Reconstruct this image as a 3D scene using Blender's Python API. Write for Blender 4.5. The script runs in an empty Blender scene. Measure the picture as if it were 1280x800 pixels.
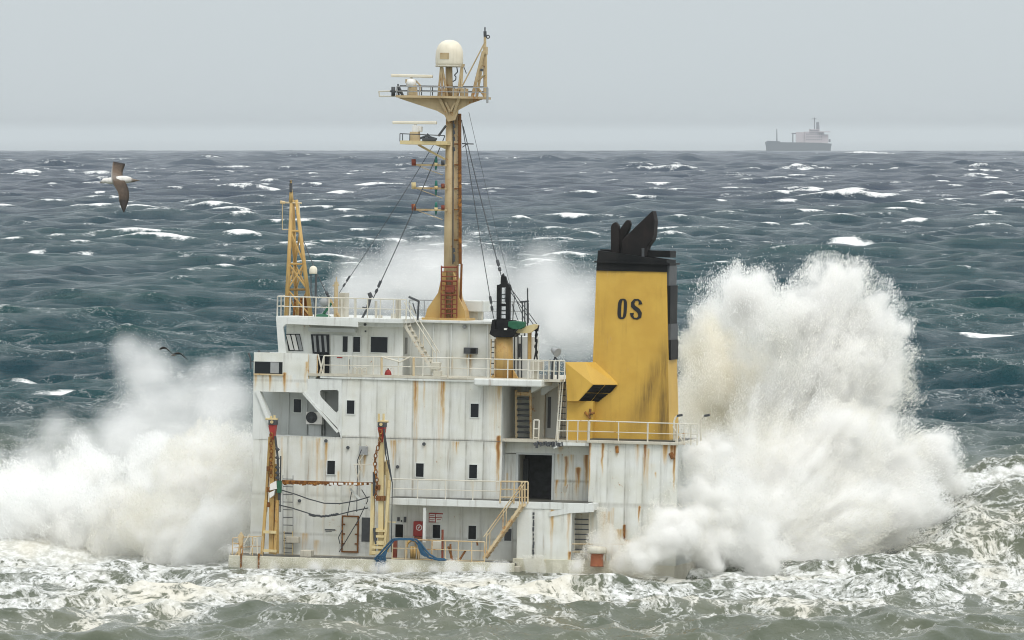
import bpy, math, random
import numpy as np
from mathutils import Vector, Matrix, Euler
from mathutils.geometry import tessellate_polygon

random.seed(7)
SC = bpy.context.scene
COL = SC.collection
R = math.radians

# ------------------------------------------------------------------ camera
FPX, CAM_H, LEVEL = 8400.0, 19.0, 168.0          # focal length in photo pixels, eye height, level line row
cam_data = bpy.data.cameras.new('camera')
cam = bpy.data.objects.new('camera', cam_data)
COL.objects.link(cam)
PITCH = math.atan((400 - LEVEL) / FPX)
cam.location = (0, 0, CAM_H)
cam.rotation_euler = (R(90) - PITCH, 0, 0)
cam_data.sensor_width = 36.0
cam_data.lens = 36.0 * FPX / 1280.0
cam_data.clip_start = 1.0
cam_data.clip_end = 250000.0
SC.camera = cam
CAM = Vector((0, 0, CAM_H))
CAMROT = Euler((R(90) - PITCH, 0, 0)).to_matrix()


def ray(px, py):
    return CAMROT @ Vector(((px - 640) / FPX, (400 - py) / FPX, -1.0))


def W(px, py, dist):                              # world point on a vertical plane at distance dist
    d = ray(px, py)
    return CAM + d * (dist / d.y)


EARTH = 6371000.0

# ------------------------------------------------------------------ materials


def new_mat(name):
    m = bpy.data.materials.new(name)
    m.use_nodes = True
    nt = m.node_tree
    nt.nodes.clear()
    return m, nt


def N(nt, t, **kw):
    n = nt.nodes.new(t)
    for k, v in kw.items():
        if k == 'ins':
            for i, val in v.items():
                n.inputs[i].default_value = val
        else:
            setattr(n, k, v)
    return n


def L(nt, a, b):
    nt.links.new(a, b)


def mathn(nt, op, a, b=None, c=None, clamp=False):
    n = nt.nodes.new('ShaderNodeMath')
    n.operation = op
    n.use_clamp = clamp
    for i, v in enumerate((a, b, c)):
        if v is None:
            continue
        if isinstance(v, (int, float)):
            n.inputs[i].default_value = v
        else:
            nt.links.new(v, n.inputs[i])
    return n.outputs[0]


def mapr(nt, v, a, b, c=0.0, d=1.0, smooth=True):
    n = nt.nodes.new('ShaderNodeMapRange')
    n.interpolation_type = 'SMOOTHSTEP' if smooth else 'LINEAR'
    nt.links.new(v, n.inputs[0])
    for i, x in enumerate((a, b, c, d)):
        if isinstance(x, (int, float)):
            n.inputs[i + 1].default_value = x
        else:
            nt.links.new(x, n.inputs[i + 1])
    return n.outputs[0]


def mixc(nt, f, a, b, mode='MIX'):
    n = nt.nodes.new('ShaderNodeMix')
    n.data_type = 'RGBA'
    n.blend_type = mode
    for sock, v in ((n.inputs[0], f), (n.inputs[6], a), (n.inputs[7], b)):
        if isinstance(v, (int, float)):
            sock.default_value = v
        elif isinstance(v, tuple):
            sock.default_value = (v[0], v[1], v[2], 1)
        else:
            nt.links.new(v, sock)
    return n.outputs[2]


def noise(nt, vec, scale, detail=4, rough=0.55, dist=0.0):
    n = nt.nodes.new('ShaderNodeTexNoise')
    n.inputs['Scale'].default_value = scale
    n.inputs['Detail'].default_value = detail
    n.inputs['Roughness'].default_value = rough
    n.inputs['Distortion'].default_value = dist
    if vec is not None:
        nt.links.new(vec, n.inputs['Vector'])
    return n.outputs[0]


def objvec(nt, sx=1, sy=1, sz=1):
    tc = nt.nodes.new('ShaderNodeTexCoord')
    mp = nt.nodes.new('ShaderNodeMapping')
    mp.inputs['Scale'].default_value = (sx, sy, sz)
    nt.links.new(tc.outputs['Object'], mp.inputs[0])
    return mp.outputs[0]


def weathered(name, base, base2, rust_amt=0.0, streak=0.0, rough=0.55, rust_col=(0.24, 0.10, 0.028), use_attr=False,
              dirt_col=(0.16, 0.145, 0.11), bump=0.15, spec=0.3):
    """weathered ship paint: tone variation, vertical dirt and rust streaks, rust patches, optional painted-in attributes"""
    m, nt = new_mat(name)
    out = N(nt, 'ShaderNodeOutputMaterial')
    b = N(nt, 'ShaderNodeBsdfPrincipled')
    L(nt, b.outputs[0], out.inputs[0])
    v1 = objvec(nt)
    vs = objvec(nt, 3.0, 3.0, 0.22)
    n1 = noise(nt, v1, 0.9, 5)
    n2 = noise(nt, vs, 1.6, 5, 0.65)
    n3 = noise(nt, v1, 7.0, 5, 0.7)
    col = mixc(nt, mapr(nt, n1, 0.3, 0.7), base, base2)
    d = mapr(nt, n2, 0.50, 0.78, 0, 0.50 * max(streak, 0.15))
    col = mixc(nt, d, col, dirt_col)
    if rust_amt > 0:
        rr = mathn(nt, 'MULTIPLY', mapr(nt, n2, 0.62, 0.78), 0.55 * streak)
        rp = mapr(nt, mathn(nt, 'ADD', mathn(nt, 'MULTIPLY', n3, 0.6), mathn(nt, 'MULTIPLY', n1, 0.4)), 0.66 - 0.22 * rust_amt, 0.72 - 0.20 * rust_amt)
        rf = mathn(nt, 'MAXIMUM', rr, rp)
        col = mixc(nt, rf, col, mixc(nt, n3, rust_col, (0.42, 0.20, 0.05)))
    if use_attr:
        at = N(nt, 'ShaderNodeAttribute', attribute_name='rust')
        ad = N(nt, 'ShaderNodeAttribute', attribute_name='grime_shadow')
        vs2 = objvec(nt, 9.0, 9.0, 0.5)
        ns = noise(nt, vs2, 1.0, 5, 0.7)
        g = mathn(nt, 'MULTIPLY', ad.outputs['Fac'], mapr(nt, ns, 0.28, 0.62, 0.35, 1.0))
        col = mixc(nt, mathn(nt, 'MULTIPLY', g, 1.0, clamp=True), col, dirt_col)
        r = mathn(nt, 'MULTIPLY', at.outputs['Fac'], mapr(nt, ns, 0.25, 0.65, 0.25, 1.15), clamp=True)
        rcol = mixc(nt, mapr(nt, at.outputs['Fac'], 0.25, 0.95), (0.55, 0.36, 0.13), rust_col)
        col = mixc(nt, mapr(nt, r, 0.03, 0.62), col, rcol)
    L(nt, col, b.inputs['Base Color'])
    b.inputs['Roughness'].default_value = rough
    b.inputs['Specular IOR Level'].default_value = spec
    bp = N(nt, 'ShaderNodeBump')
    bp.inputs['Strength'].default_value = bump
    bp.inputs['Distance'].default_value = 0.02
    L(nt, n3, bp.inputs['Height'])
    L(nt, bp.outputs[0], b.inputs['Normal'])
    return m


def flat_mat(name, c, rough=0.5, var=0.25, metal=0.0, spec=0.4):
    m, nt = new_mat(name)
    out = N(nt, 'ShaderNodeOutputMaterial')
    b = N(nt, 'ShaderNodeBsdfPrincipled')
    L(nt, b.outputs[0], out.inputs[0])
    n = noise(nt, objvec(nt), 5.0, 4)
    lo = tuple(x * (1 - var) for x in c)
    hi = tuple(min(1, x * (1 + var)) for x in c)
    L(nt, mixc(nt, n, lo, hi), b.inputs['Base Color'])
    b.inputs['Roughness'].default_value = rough
    b.inputs['Metallic'].default_value = metal
    b.inputs['Specular IOR Level'].default_value = spec
    return m


M = {}
M['white_wall'] = weathered('white_hull_paint', (0.70, 0.715, 0.685), (0.62, 0.625, 0.56), 0.20, 0.75, use_attr=True)
M['white'] = weathered('white_paint', (0.67, 0.69, 0.67), (0.58, 0.60, 0.565), 0.18, 0.9)
M['cream'] = weathered('stained_cream_paint', (0.56, 0.54, 0.46), (0.46, 0.43, 0.35), 0.28, 0.9)
M['inner'] = weathered('grey_white_paint', (0.52, 0.54, 0.53), (0.46, 0.48, 0.46), 0.1, 0.5)
M['railing'] = weathered('railing_paint', (0.66, 0.65, 0.58), (0.58, 0.54, 0.44), 0.25, 0.4)
M['rail_rust'] = weathered('rusty_railing_paint', (0.58, 0.49, 0.33), (0.52, 0.38, 0.2), 0.5, 0.6)
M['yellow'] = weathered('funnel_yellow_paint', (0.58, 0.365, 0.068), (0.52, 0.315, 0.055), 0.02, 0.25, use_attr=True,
                        dirt_col=(0.075, 0.045, 0.018), rough=0.5)  # dirt colour, also used for the shadow painted on the funnel front
M['buff'] = weathered('buff_mast_paint', (0.53, 0.42, 0.25), (0.39, 0.29, 0.16), 0.42, 0.8, bump=0.3)
M['post_yellow'] = weathered('old_yellow_paint', (0.50, 0.34, 0.125), (0.42, 0.26, 0.085), 0.42, 0.9, bump=0.3)
M['pale_yellow'] = weathered('pale_yellow_paint', (0.62, 0.52, 0.29), (0.55, 0.42, 0.2), 0.35, 0.8)
M['rust'] = weathered('bare_rust', (0.20, 0.085, 0.03), (0.12, 0.05, 0.02), 0.7, 1.0, rough=0.85, bump=0.5, spec=0.1)
M['red'] = flat_mat('red_paint', (0.30, 0.03, 0.025), 0.5)
M['red_rust'] = weathered('red_lead_paint', (0.22, 0.05, 0.03), (0.16, 0.045, 0.025), 0.5, 0.5, rough=0.7)
M['orange'] = weathered('orange_drum_paint', (0.36, 0.125, 0.06), (0.27, 0.09, 0.045), 0.4, 0.8)
M['black'] = weathered('sooty_black_paint', (0.010, 0.011, 0.012), (0.02, 0.02, 0.02), 0.0, 0.3, dirt_col=(0.05, 0.045, 0.04), rough=0.6, spec=0.12)
M['soot'] = weathered('heat_browned_steel', (0.013, 0.0125, 0.013), (0.024, 0.020, 0.019), 0.0, 0.4, dirt_col=(0.05, 0.035, 0.03), rough=0.7, spec=0.12)
M['glass'] = flat_mat('dark_window_glass', (0.010, 0.012, 0.014), 0.12, 0.2, spec=0.35)
M['dark'] = flat_mat('dark_interior', (0.05, 0.052, 0.054), 0.8, 0.6)
M['charcoal'] = flat_mat('charcoal_metal', (0.06, 0.065, 0.07), 0.6, 0.4)
M['grey'] = flat_mat('grey_metal', (0.30, 0.31, 0.31), 0.5, 0.2)
M['wire'] = flat_mat('dark_wire_rope', (0.045, 0.05, 0.055), 0.6, 0.3)
M['green'] = flat_mat('green_tarpaulin', (0.018, 0.105, 0.055), 0.7, 0.4)
M['teal'] = flat_mat('teal_lamp_glass', (0.01, 0.13, 0.10), 0.3, 0.3)
M['blue'] = flat_mat('blue_netting', (0.02, 0.075, 0.14), 0.8, 0.45)
M['radome'] = weathered('radome_gelcoat', (0.74, 0.70, 0.58), (0.68, 0.62, 0.49), 0.0, 0.35, rough=0.4)
M['sign'] = flat_mat('sign_white', (0.72, 0.71, 0.67), 0.5, 0.08)
M['letter'] = flat_mat('black_lettering', (0.012, 0.012, 0.013), 0.5, 0.2)
M['deck'] = weathered('dark_wet_deck', (0.055, 0.06, 0.055), (0.09, 0.085, 0.07), 0.2, 0.2, rough=0.4)
M['bulwark'] = weathered('salt_stained_bulwark', (0.60, 0.585, 0.49), (0.47, 0.45, 0.34), 0.16, 1.0, dirt_col=(0.25, 0.25, 0.17), bump=0.5)

# ------------------------------------------------------------------ objects and mesh builder


def link(o, parent=None):
    COL.objects.link(o)
    if parent is not None:
        o.parent = parent
    return o


def tag(o, label=None, cat=None, group=None, kind=None):
    for k, v in (('label', label), ('category', cat), ('group', group), ('kind', kind)):
        if v:
            o[k] = v
    return o


def empty(name, loc=(0, 0, 0), rot=(0, 0, 0), parent=None):
    o = bpy.data.objects.new(name, None)
    o.location = loc
    o.rotation_euler = rot
    o.empty_display_size = 0.5
    return link(o, parent)


class MB:
    """collects boxes, bars, plates and turned shapes; build() links them as ONE mesh object"""

    def __init__(self):
        self.v, self.f, self.sm = [], [], []

    def add(self, verts, faces, smooth=False):
        o = len(self.v)
        self.v += [tuple(p) for p in verts]
        for f in faces:
            self.f.append(tuple(i + o for i in f))
            self.sm.append(smooth)
        return self

    def box(self, x0, x1, y0, y1, z0, z1, taper=0.0):
        t = taper
        v = [(x0, y0, z0), (x1, y0, z0), (x1, y1, z0), (x0, y1, z0),
             (x0 + t, y0 + t, z1), (x1 - t, y0 + t, z1), (x1 - t, y1 - t, z1), (x0 + t, y1 - t, z1)]
        return self.add(v, [(3, 2, 1, 0), (4, 5, 6, 7), (0, 1, 5, 4), (1, 2, 6, 5), (2, 3, 7, 6), (3, 0, 4, 7)])

    def bar(self, p, q, r=0.03, r2=None, n=6, caps=True):
        p, q = Vector(p), Vector(q)
        r2 = r if r2 is None else r2
        d = q - p
        if d.length < 1e-6:
            return self
        d.normalize()
        a = Vector((0, 0, 1)) if abs(d.z) < 0.9 else Vector((1, 0, 0))
        u = d.cross(a).normalized()
        w = d.cross(u)
        vs = []
        for c, rr in ((p, r), (q, r2)):
            for i in range(n):
                t = 2 * math.pi * (i + 0.5) / n
                vs.append(c + (u * math.cos(t) + w * math.sin(t)) * rr)
        fs = [(i, (i + 1) % n, n + (i + 1) % n, n + i) for i in range(n)]
        self.add(vs, fs, n > 6)
        if caps:
            o = len(self.v) - 2 * n
            self.f.append(tuple(o + i for i in reversed(range(n)))); self.sm.append(False)
            self.f.append(tuple(o + n + i for i in range(n))); self.sm.append(False)
        return self

    def path(self, pts, r=0.03, n=6):
        for a, b in zip(pts[:-1], pts[1:]):
            self.bar(a, b, r, n=n)
        return self

    def beam(self, p, q, wx, wy):
        """square section bar"""
        p, q = Vector(p), Vector(q)
        d = (q - p).normalized()
        a = Vector((0, 1, 0)) if abs(d.y) < 0.9 else Vector((1, 0, 0))
        u = d.cross(a).normalized() * wx / 2
        w = d.cross(u).normalized() * wy / 2
        vs = [p - u - w, p + u - w, p + u + w, p - u + w, q - u - w, q + u - w, q + u + w, q - u + w]
        return self.add(vs, [(3, 2, 1, 0), (4, 5, 6, 7), (0, 1, 5, 4), (1, 2, 6, 5), (2, 3, 7, 6), (3, 0, 4, 7)])

    def plate(self, loops, y0, y1):
        """polygon with holes: loops of (x, z), extruded from y0 (front) to y1"""
        tris = tessellate_polygon([[Vector((x, z, 0)) for x, z in lp] for lp in loops])
        flat = [p for lp in loops for p in lp]
        n = len(flat)
        vs = [(x, y0, z) for x, z in flat] + [(x, y1, z) for x, z in flat]
        fs = []
        for t in tris:
            a, b, c = (flat[i] for i in t)
            ccw = (b[0] - a[0]) * (c[1] - a[1]) - (b[1] - a[1]) * (c[0] - a[0]) > 0
            t = t if ccw else (t[0], t[2], t[1])
            fs += [tuple(t), tuple(n + i for i in reversed(t))]
        o = 0
        for lp in loops:
            k = len(lp)
            for i in range(k):
                j = (i + 1) % k
                fs.append((o + i, o + j, n + o + j, n + o + i))
            o += k
        return self.add(vs, fs)

    def lathe(self, c, prof, n=20, smooth=True, axis='z'):
        """prof: list of (radius, height)"""
        c = Vector(c)
        vs, fs = [], []
        for r, h in prof:
            for i in range(n):
                t = 2 * math.pi * i / n
                if axis == 'z':
                    vs.append(c + Vector((r * math.cos(t), r * math.sin(t), h)))
                elif axis == 'y':
                    vs.append(c + Vector((r * math.cos(t), h, r * math.sin(t))))
                else:
                    vs.append(c + Vector((h, r * math.cos(t), r * math.sin(t))))
        for k in range(len(prof) - 1):
            for i in range(n):
                j = (i + 1) % n
                fs.append((k * n + i, k * n + j, k * n + n + j, k * n + n + i))
        self.add(vs, fs, smooth)
        o = len(self.v) - len(vs)
        self.f.append(tuple(o + i for i in reversed(range(n)))); self.sm.append(False)
        self.f.append(tuple(o + (len(prof) - 1) * n + i for i in range(n))); self.sm.append(False)
        return self

    def islands(self):
        up = list(range(len(self.v)))

        def find(i):
            while up[i] != i:
                up[i] = up[up[i]]
                i = up[i]
            return i
        for f in self.f:
            a = find(f[0])
            for i in f[1:]:
                up[find(i)] = a
        out = {}
        for f, sm in zip(self.f, self.sm):
            m_, idx = out.setdefault(find(f[0]), (MB(), {}))
            m_.f.append(tuple(idx.setdefault(i, len(idx)) for i in f))
            m_.sm.append(sm)
        for m_, idx in out.values():
            m_.v = [self.v[i] for i in idx]
        return [m_ for m_, _ in out.values()]

    def build(self, name, mat, parent=None, label=None, bevel=0.0, pieces=False):
        if pieces:                                  # each separate piece is an object of its own
            return [m_.build(name, mat, parent, label, bevel) for m_ in self.islands()]
        if parent is not None and parent.parent is not None and parent.parent.parent is not None:
            parent.parent = parent.parent.parent    # a part with pieces of its own hangs straight from the thing
        me = bpy.data.meshes.new(name)
        me.from_pydata(self.v, [], self.f)
        me.polygons.foreach_set('use_smooth', self.sm)
        mats = mat if isinstance(mat, (list, tuple)) else [mat]
        for mm in mats:
            me.materials.append(M[mm] if isinstance(mm, str) else mm)
        me.validate()
        me.update()
        # consistent outward normals
        import bmesh
        bm = bmesh.new()
        bm.from_mesh(me)
        bmesh.ops.recalc_face_normals(bm, faces=bm.faces)
        bm.to_mesh(me)
        bm.free()
        o = link(bpy.data.objects.new(name, me), parent)
        if bevel > 0:
            md = o.modifiers.new('bevel', 'BEVEL')
            md.width = bevel
            md.segments = 2
            md.limit_method = 'ANGLE'
        if label:
            o['label'] = label
        return o


def grid_mesh(name, verts, nx, ny, mat, parent=None, attrs=None, smooth=False):
    """(ny, nx) grid of vertices, numpy"""
    me = bpy.data.meshes.new(name)
    v = np.asarray(verts, dtype=np.float32).reshape(-1, 3)
    me.vertices.add(len(v))
    me.vertices.foreach_set('co', v.ravel())
    idx = np.arange(nx * ny, dtype=np.int32).reshape(ny, nx)
    q = np.stack([idx[:-1, :-1], idx[:-1, 1:], idx[1:, 1:], idx[1:, :-1]], -1).reshape(-1, 4)
    nf = len(q)
    me.loops.add(nf * 4)
    me.polygons.add(nf)
    me.loops.foreach_set('vertex_index', q.ravel())
    me.polygons.foreach_set('loop_start', np.arange(0, nf * 4, 4, dtype=np.int32))
    me.polygons.foreach_set('use_smooth', np.full(nf, smooth))
    me.update(calc_edges=True)
    for k, a in (attrs or {}).items():
        at = me.attributes.new(k, 'FLOAT', 'POINT')
        at.data.foreach_set('value', np.asarray(a, dtype=np.float32).ravel())
    me.materials.append(M[mat] if isinstance(mat, str) else mat)
    return link(bpy.data.objects.new(name, me), parent)


# ------------------------------------------------------------------ numpy value noise
_rng = np.random.default_rng(11)
_LAT = _rng.random((64, 64, 64), dtype=np.float32)


def vnoise(x, y, z):
    xi = np.floor(x).astype(np.int32); yi = np.floor(y).astype(np.int32); zi = np.floor(z).astype(np.int32)
    fx = (x - xi).astype(np.float32); fy = (y - yi).astype(np.float32); fz = (z - zi).astype(np.float32)
    fx = fx * fx * (3 - 2 * fx); fy = fy * fy * (3 - 2 * fy); fz = fz * fz * (3 - 2 * fz)
    x0, x1 = xi & 63, (xi + 1) & 63
    y0, y1 = yi & 63, (yi + 1) & 63
    z0, z1 = zi & 63, (zi + 1) & 63
    a = _LAT[x0, y0, z0] * (1 - fx) + _LAT[x1, y0, z0] * fx
    b = _LAT[x0, y1, z0] * (1 - fx) + _LAT[x1, y1, z0] * fx
    c = _LAT[x0, y0, z1] * (1 - fx) + _LAT[x1, y0, z1] * fx
    d = _LAT[x0, y1, z1] * (1 - fx) + _LAT[x1, y1, z1] * fx
    return (a * (1 - fy) + b * fy) * (1 - fz) + (c * (1 - fy) + d * fy) * fz


def fbm(p, freq, octs, gain=0.5, seed=0.0):
    """p (n,3) -> about 0..1"""
    s, a, t = 0.0, 1.0, 0.0
    f = freq
    for k in range(octs):
        s = s + a * vnoise(p[:, 0] * f + seed + 7.3 * k, p[:, 1] * f + 3.1 * seed + 1.7 * k, p[:, 2] * f + 5.9 * k)
        t += a
        a *= gain
        f *= 2.03
    return s / t


def sstep(a, b, x):
    t = np.clip((x - a) / (b - a), 0, 1)
    return t * t * (3 - 2 * t)
HAZE, SKY_H, SKY_Z, SKY_S, SUN_E, EXPO = 4.4e-5, 9.0, 18.0, 0.1, 1.5, 0.0
# ================================================================== the stranded ship
SHIP_ROT = Euler((R(-1.0), R(1.0), R(-12.0)), 'XYZ')
SHIP_O = W(590, 715, 289.0)
ship = empty('stranded_ship', SHIP_O, SHIP_ROT)
tag(ship, 'rusty white and yellow ship superstructure stranded in the surf with waves breaking over it', 'ship')
_MI = SHIP_ROT.to_matrix().inverted()
_CL = _MI @ (CAM - SHIP_O)


def S(px, py, y=0.0):
    """ship-frame point seen at photo pixel (px, py) on the ship-frame plane y"""
    d = _MI @ ray(px, py)
    t = (y - _CL.y) / d.y
    return _CL + d * t


def span(px0, py0, px1, py1, y):
    pm, qm = (px0 + px1) / 2, (py0 + py1) / 2
    return S(px0, qm, y).x, S(px1, qm, y).x, S(pm, py1, y).z, S(pm, py0, y).z


def pbox(mb, px0, py0, px1, py1, y0, y1, taper=0.0):
    x0, x1, z0, z1 = span(px0, py0, px1, py1, y0)
    return mb.box(x0, x1, y0, y1, z0, z1, taper)


def pplate(mb, loops, y0, y1):
    return mb.plate([[(S(a, b, y0).x, S(a, b, y0).z) for a, b in lp] for lp in loops], y0, y1)


def pbar(mb, a, b, y, r=0.03, y2=None, r2=None, n=6):
    return mb.bar(S(a[0], a[1], y), S(b[0], b[1], y if y2 is None else y2), r, r2, n)


def wall(name, px0, px1, py0, py1, y, parent, mat='white_wall', streaks=(), vseams=(), hseams=(), foot=0.0, step=0.035, dents=0.7, label=None, topdirt=0.35):
    x0, x1, z0, z1 = span(px0, py0, px1, py1, y)
    nx = max(4, int((x1 - x0) / step)); nz = max(4, int((z1 - z0) / 0.09))
    gx, gz = np.meshgrid(np.linspace(x0, x1, nx), np.linspace(z0, z1, nz))
    rust = np.zeros_like(gx); gr = np.zeros_like(gx)
    P3 = np.stack([gx.ravel() * 1.0, np.full(gx.size, y), gz.ravel()], -1)
    wob = (fbm(P3 * np.array([0.5, 1, 2.2]), 1.0, 3, seed=3.0) - 0.5).reshape(gx.shape)
    for (sx, t, b, w, s) in streaks:
        a, c = S(sx, t, y), S(sx, b, y)
        u = np.clip((a.z - gz) / (a.z - c.z), -0.06, 1.2)
        along = np.where(u < 0, 0, np.where(u < 0.08, 1.0, np.clip(1 - (u - 0.08) / 0.92, 0, 1) ** 0.7))
        ww = w / 29.0 * (1 - 0.35 * np.clip(u, 0, 1))
        rust = np.maximum(rust, s * along * np.exp(-((gx - a.x + wob * 0.12) / ww) ** 2))
    for sx, s in vseams:
        a = S(sx, (py0 + py1) / 2, y).x
        gr = np.maximum(gr, s * np.exp(-((gx - a) / 0.04) ** 2) * (0.55 + 1.2 * np.clip(wob + 0.3, 0, 1)))
        gr = np.maximum(gr, 0.30 * s * np.exp(-((gx - a - 0.09) / 0.13) ** 2))
    for sy, s in hseams:
        a = S((px0 + px1) / 2, sy, y).z
        gr = np.maximum(gr, s * np.exp(-((gz - a) / 0.05) ** 2))
    gr = np.maximum(gr, topdirt * np.exp(-((z1 - gz) / 0.5)) * np.clip(wob * 2.5 + 0.35, 0, 1))
    if foot > 0:
        gr = np.maximum(gr, foot * np.exp(-((gz - z0) / 0.7)) * np.clip(0.7 + wob, 0, 1))
        rust = np.maximum(rust, 0.5 * foot * np.exp(-((gz - z0) / 0.25)) * np.clip(wob * 3 + 0.3, 0, 1))
    gy = y + 0.014 * np.sin(np.pi * gx / dents) ** 2 + 0.05 * wob * 0.5
    o = grid_mesh(name, np.stack([gx, gy, gz], -1), nx, nz, mat, parent, {'rust': rust, 'grime_shadow': gr}, smooth=True)
    if label:
        o['label'] = label
    return o


def railing(name, a, b, y, h_px, n, parent, mids=(0.5,), r=0.022, mat='railing', y2=None, label=None, ends=None):
    """a, b: photo pixels of the top rail's ends; h_px: height in photo pixels; n: number of posts"""
    mb = MB()
    y2 = y if y2 is None else y2
    p, q = S(a[0], a[1], y), S(b[0], b[1], y2)
    h = h_px / 29.0
    mb.bar(p, q, r * 1.15)
    for m_ in mids:
        dz = Vector((0, 0, -h * m_))
        mb.bar(p + dz, q + dz, r * 0.8)
    for i in range(n):
        t = i / max(1, n - 1)
        c = p.lerp(q, t)
        lean = random.uniform(-0.02, 0.02)
        mb.bar(c, c - Vector((lean, 0, h)), r * 1.25)
    return mb.build(name, mat, parent, label)


def window(px0, py0, px1, py1, y, parent, proud=0.012, frame=0.035, mat='white', glass='glass', name='window', label=None):
    x0, x1, z0, z1 = span(px0, py0, px1, py1, y)
    f = MB()
    e = frame
    yf = y - 0.03
    f.box(x0 - e, x1 + e, yf, y + 0.03, z1, z1 + e)
    f.box(x0 - e, x1 + e, yf, y + 0.03, z0 - e, z0)
    f.box(x0 - e, x0, yf, y + 0.03, z0, z1)
    f.box(x1, x1 + e, yf, y + 0.03, z0, z1)
    nf = len(f.f)
    f.box(x0 - 0.005, x1 + 0.005, y - proud, y + 0.02, z0 - 0.005, z1 + 0.005)
    o = f.build(name, [mat, glass], parent, label)
    for i, p in enumerate(o.data.polygons):
        if i >= nf:
            p.material_index = 1
    return o


def ladder(name, a, b, y, wpx, n, parent, mat='railing', r=0.02, y2=None, rung='charcoal'):
    """a: top centre pixel, b: bottom centre pixel"""
    mb = MB()
    y2 = y if y2 is None else y2
    hw = wpx / 2 / 29.0
    p, q = S(a[0], a[1], y), S(b[0], b[1], y2)
    for s in (-1, 1):
        o = Vector((s * hw, 0, 0))
        mb.bar(p + o, q + o, r)
    nb = len(mb.f)
    for i in range(n):
        c = p.lerp(q, (i + 0.5) / n)
        mb.bar(c - Vector((hw, 0, 0)), c + Vector((hw, 0, 0)), r * 0.8)
    o = mb.build(name, [mat, rung], parent)
    for i, f in enumerate(o.data.polygons):
        if i >= nb:
            f.material_index = 1
    return o


def stairway(name, top, bot, y, depth, parent, steps=9, rail_px=26, mat='railing', r=0.025, label=None):
    mb = MB()
    p, q = S(top[0], top[1], y), S(bot[0], bot[1], y)
    for yy in (0.0, depth):
        o = Vector((0, yy, 0))
        mb.beam(p + o, q + o, 0.11, 0.04)
        u = Vector((0, 0, rail_px / 29.0))
        mb.bar(p + o + u, q + o + u, r)
        for t in (0.08, 0.5, 0.92):
            c = p.lerp(q, t) + o
            mb.bar(c, c + u, r * 0.9)
    for i in range(steps):
        c = p.lerp(q, (i + 0.5) / steps)
        mb.box(c.x - 0.11, c.x + 0.11, c.y + 0.02, c.y + depth - 0.02, c.z - 0.02, c.z + 0.02)
    return mb.build(name, mat, parent, label)


# ------------------------------------------------------------------ hull and decks
mb = MB()
pbox(mb, 287, 699, 843, 716, -0.3, 5)
mb.v = [(x, y, z if z > 0.25 else -5.0) for x, y, z in mb.v]
hull = mb.build('hull', 'cream', ship)
mb = MB()
pbox(mb, 287, 699, 642, 702, -1.93, -0.3)
mb.build('main_deck', 'deck', hull)
mb = MB()                                          # bulwark: the pale salt-stained side plating at the water
pbox(mb, 285, 697.0, 472, 760, -2.15, -1.95)
bw = mb.build('bulwark', 'bulwark', hull, bevel=0.02)
mb = MB()
pbox(mb, 472, 701.5, 642, 760, -2.12, -1.93)
mb.build('bulwark', 'bulwark', hull, bevel=0.02)
mb = MB()
pbox(mb, 640, 700, 790, 760, -1.32, -1.15)
mb.build('bulwark', 'bulwark', hull, bevel=0.02)
mb = MB()
for px in (300, 322):
    pbox(mb, px, 692, px + 2, 722, -2.2, -2.1)
mb.build('bulwark_bracket', 'rust', hull, pieces=True)

# ------------------------------------------------------------------ main accommodation block
house = MB()
pbox(house, 427, 474.5, 626.5, 712, 0.06, 11)
pbox(house, 316.5, 545, 427, 712, 0.06, 11)
pbox(house, 341, 474.5, 427, 545.5, 1.35, 11)
pbox(house, 326, 474.5, 341, 545.5, 2.6, 9)
house_o = house.build('accommodation_block', 'inner', ship, 'white plated accommodation block with small square windows and rust streaks')

ST_MAIN = [(345, 549, 640, 9, .16), (392, 549, 660, 12, .18), (428, 549, 630, 10, .15), (470, 549, 640, 12, .2), (540, 474, 625, 14, .13), (615, 476, 628, 10, .2), (508, 549, 628, 9, .14), (566, 549, 628, 9, .13), (440, 474, 548, 10, .10), (520, 474, 560, 3.0, 0.75), (522, 474, 625, 4, 0.42), (554, 474, 560, 3.5, 0.70), (551, 476, 620, 6, 0.35), (531, 475, 525, 2.0, 0.4), (571, 552, 572, 2.0, 0.6), (568, 552, 580, 4, 0.3),
           (573.5, 552, 562, 1.2, 0.6), (493, 549, 590, 3.5, 0.62), (490, 549, 570, 2, 0.55), (500, 549, 556, 7, 0.35), (625, 478, 560, 4.5, 0.50),
           (623, 545, 628, 3.2, 0.95), (620, 480, 628, 5, 0.30), (408, 552, 600, 2.5, 0.6), (398, 548, 640, 3.0, 0.55), (404, 575, 640, 6, 0.32), (455, 568, 602, 3, 0.6), (452, 568, 600, 6, 0.3),
           (606, 478, 506, 2, 0.2), (531, 556, 580, 4, 0.25), (372, 490, 560, 2, 0.2), (353, 545, 640, 2.5, 0.35), (377, 545, 590, 2.0, 0.45), (438, 600, 640, 6, 0.3),
           (424, 590, 625, 2.4, 0.35), (590, 600, 626, 3, 0.2), (516, 600, 628, 5, 0.18), (610, 560, 600, 6, 0.15)]
SEAMS = [(450, .55), (471, .5), (494, .6), (516, .7), (562, .55), (582, .6), (604, .8), (541, .25)]
wall('side_plating', 427, 627, 473.5, 549, 0.0, house_o, streaks=ST_MAIN, vseams=SEAMS, hseams=[(549.5, .7)])
wall('side_plating', 316, 627, 548, 627, 0.0, house_o, streaks=ST_MAIN,
     vseams=[(338, .5), (359, .55), (382, .5), (405, .35), (427, .5), (449, .5)] + SEAMS, hseams=[(549, .7), (620.5, .5)], topdirt=0.15)
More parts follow.
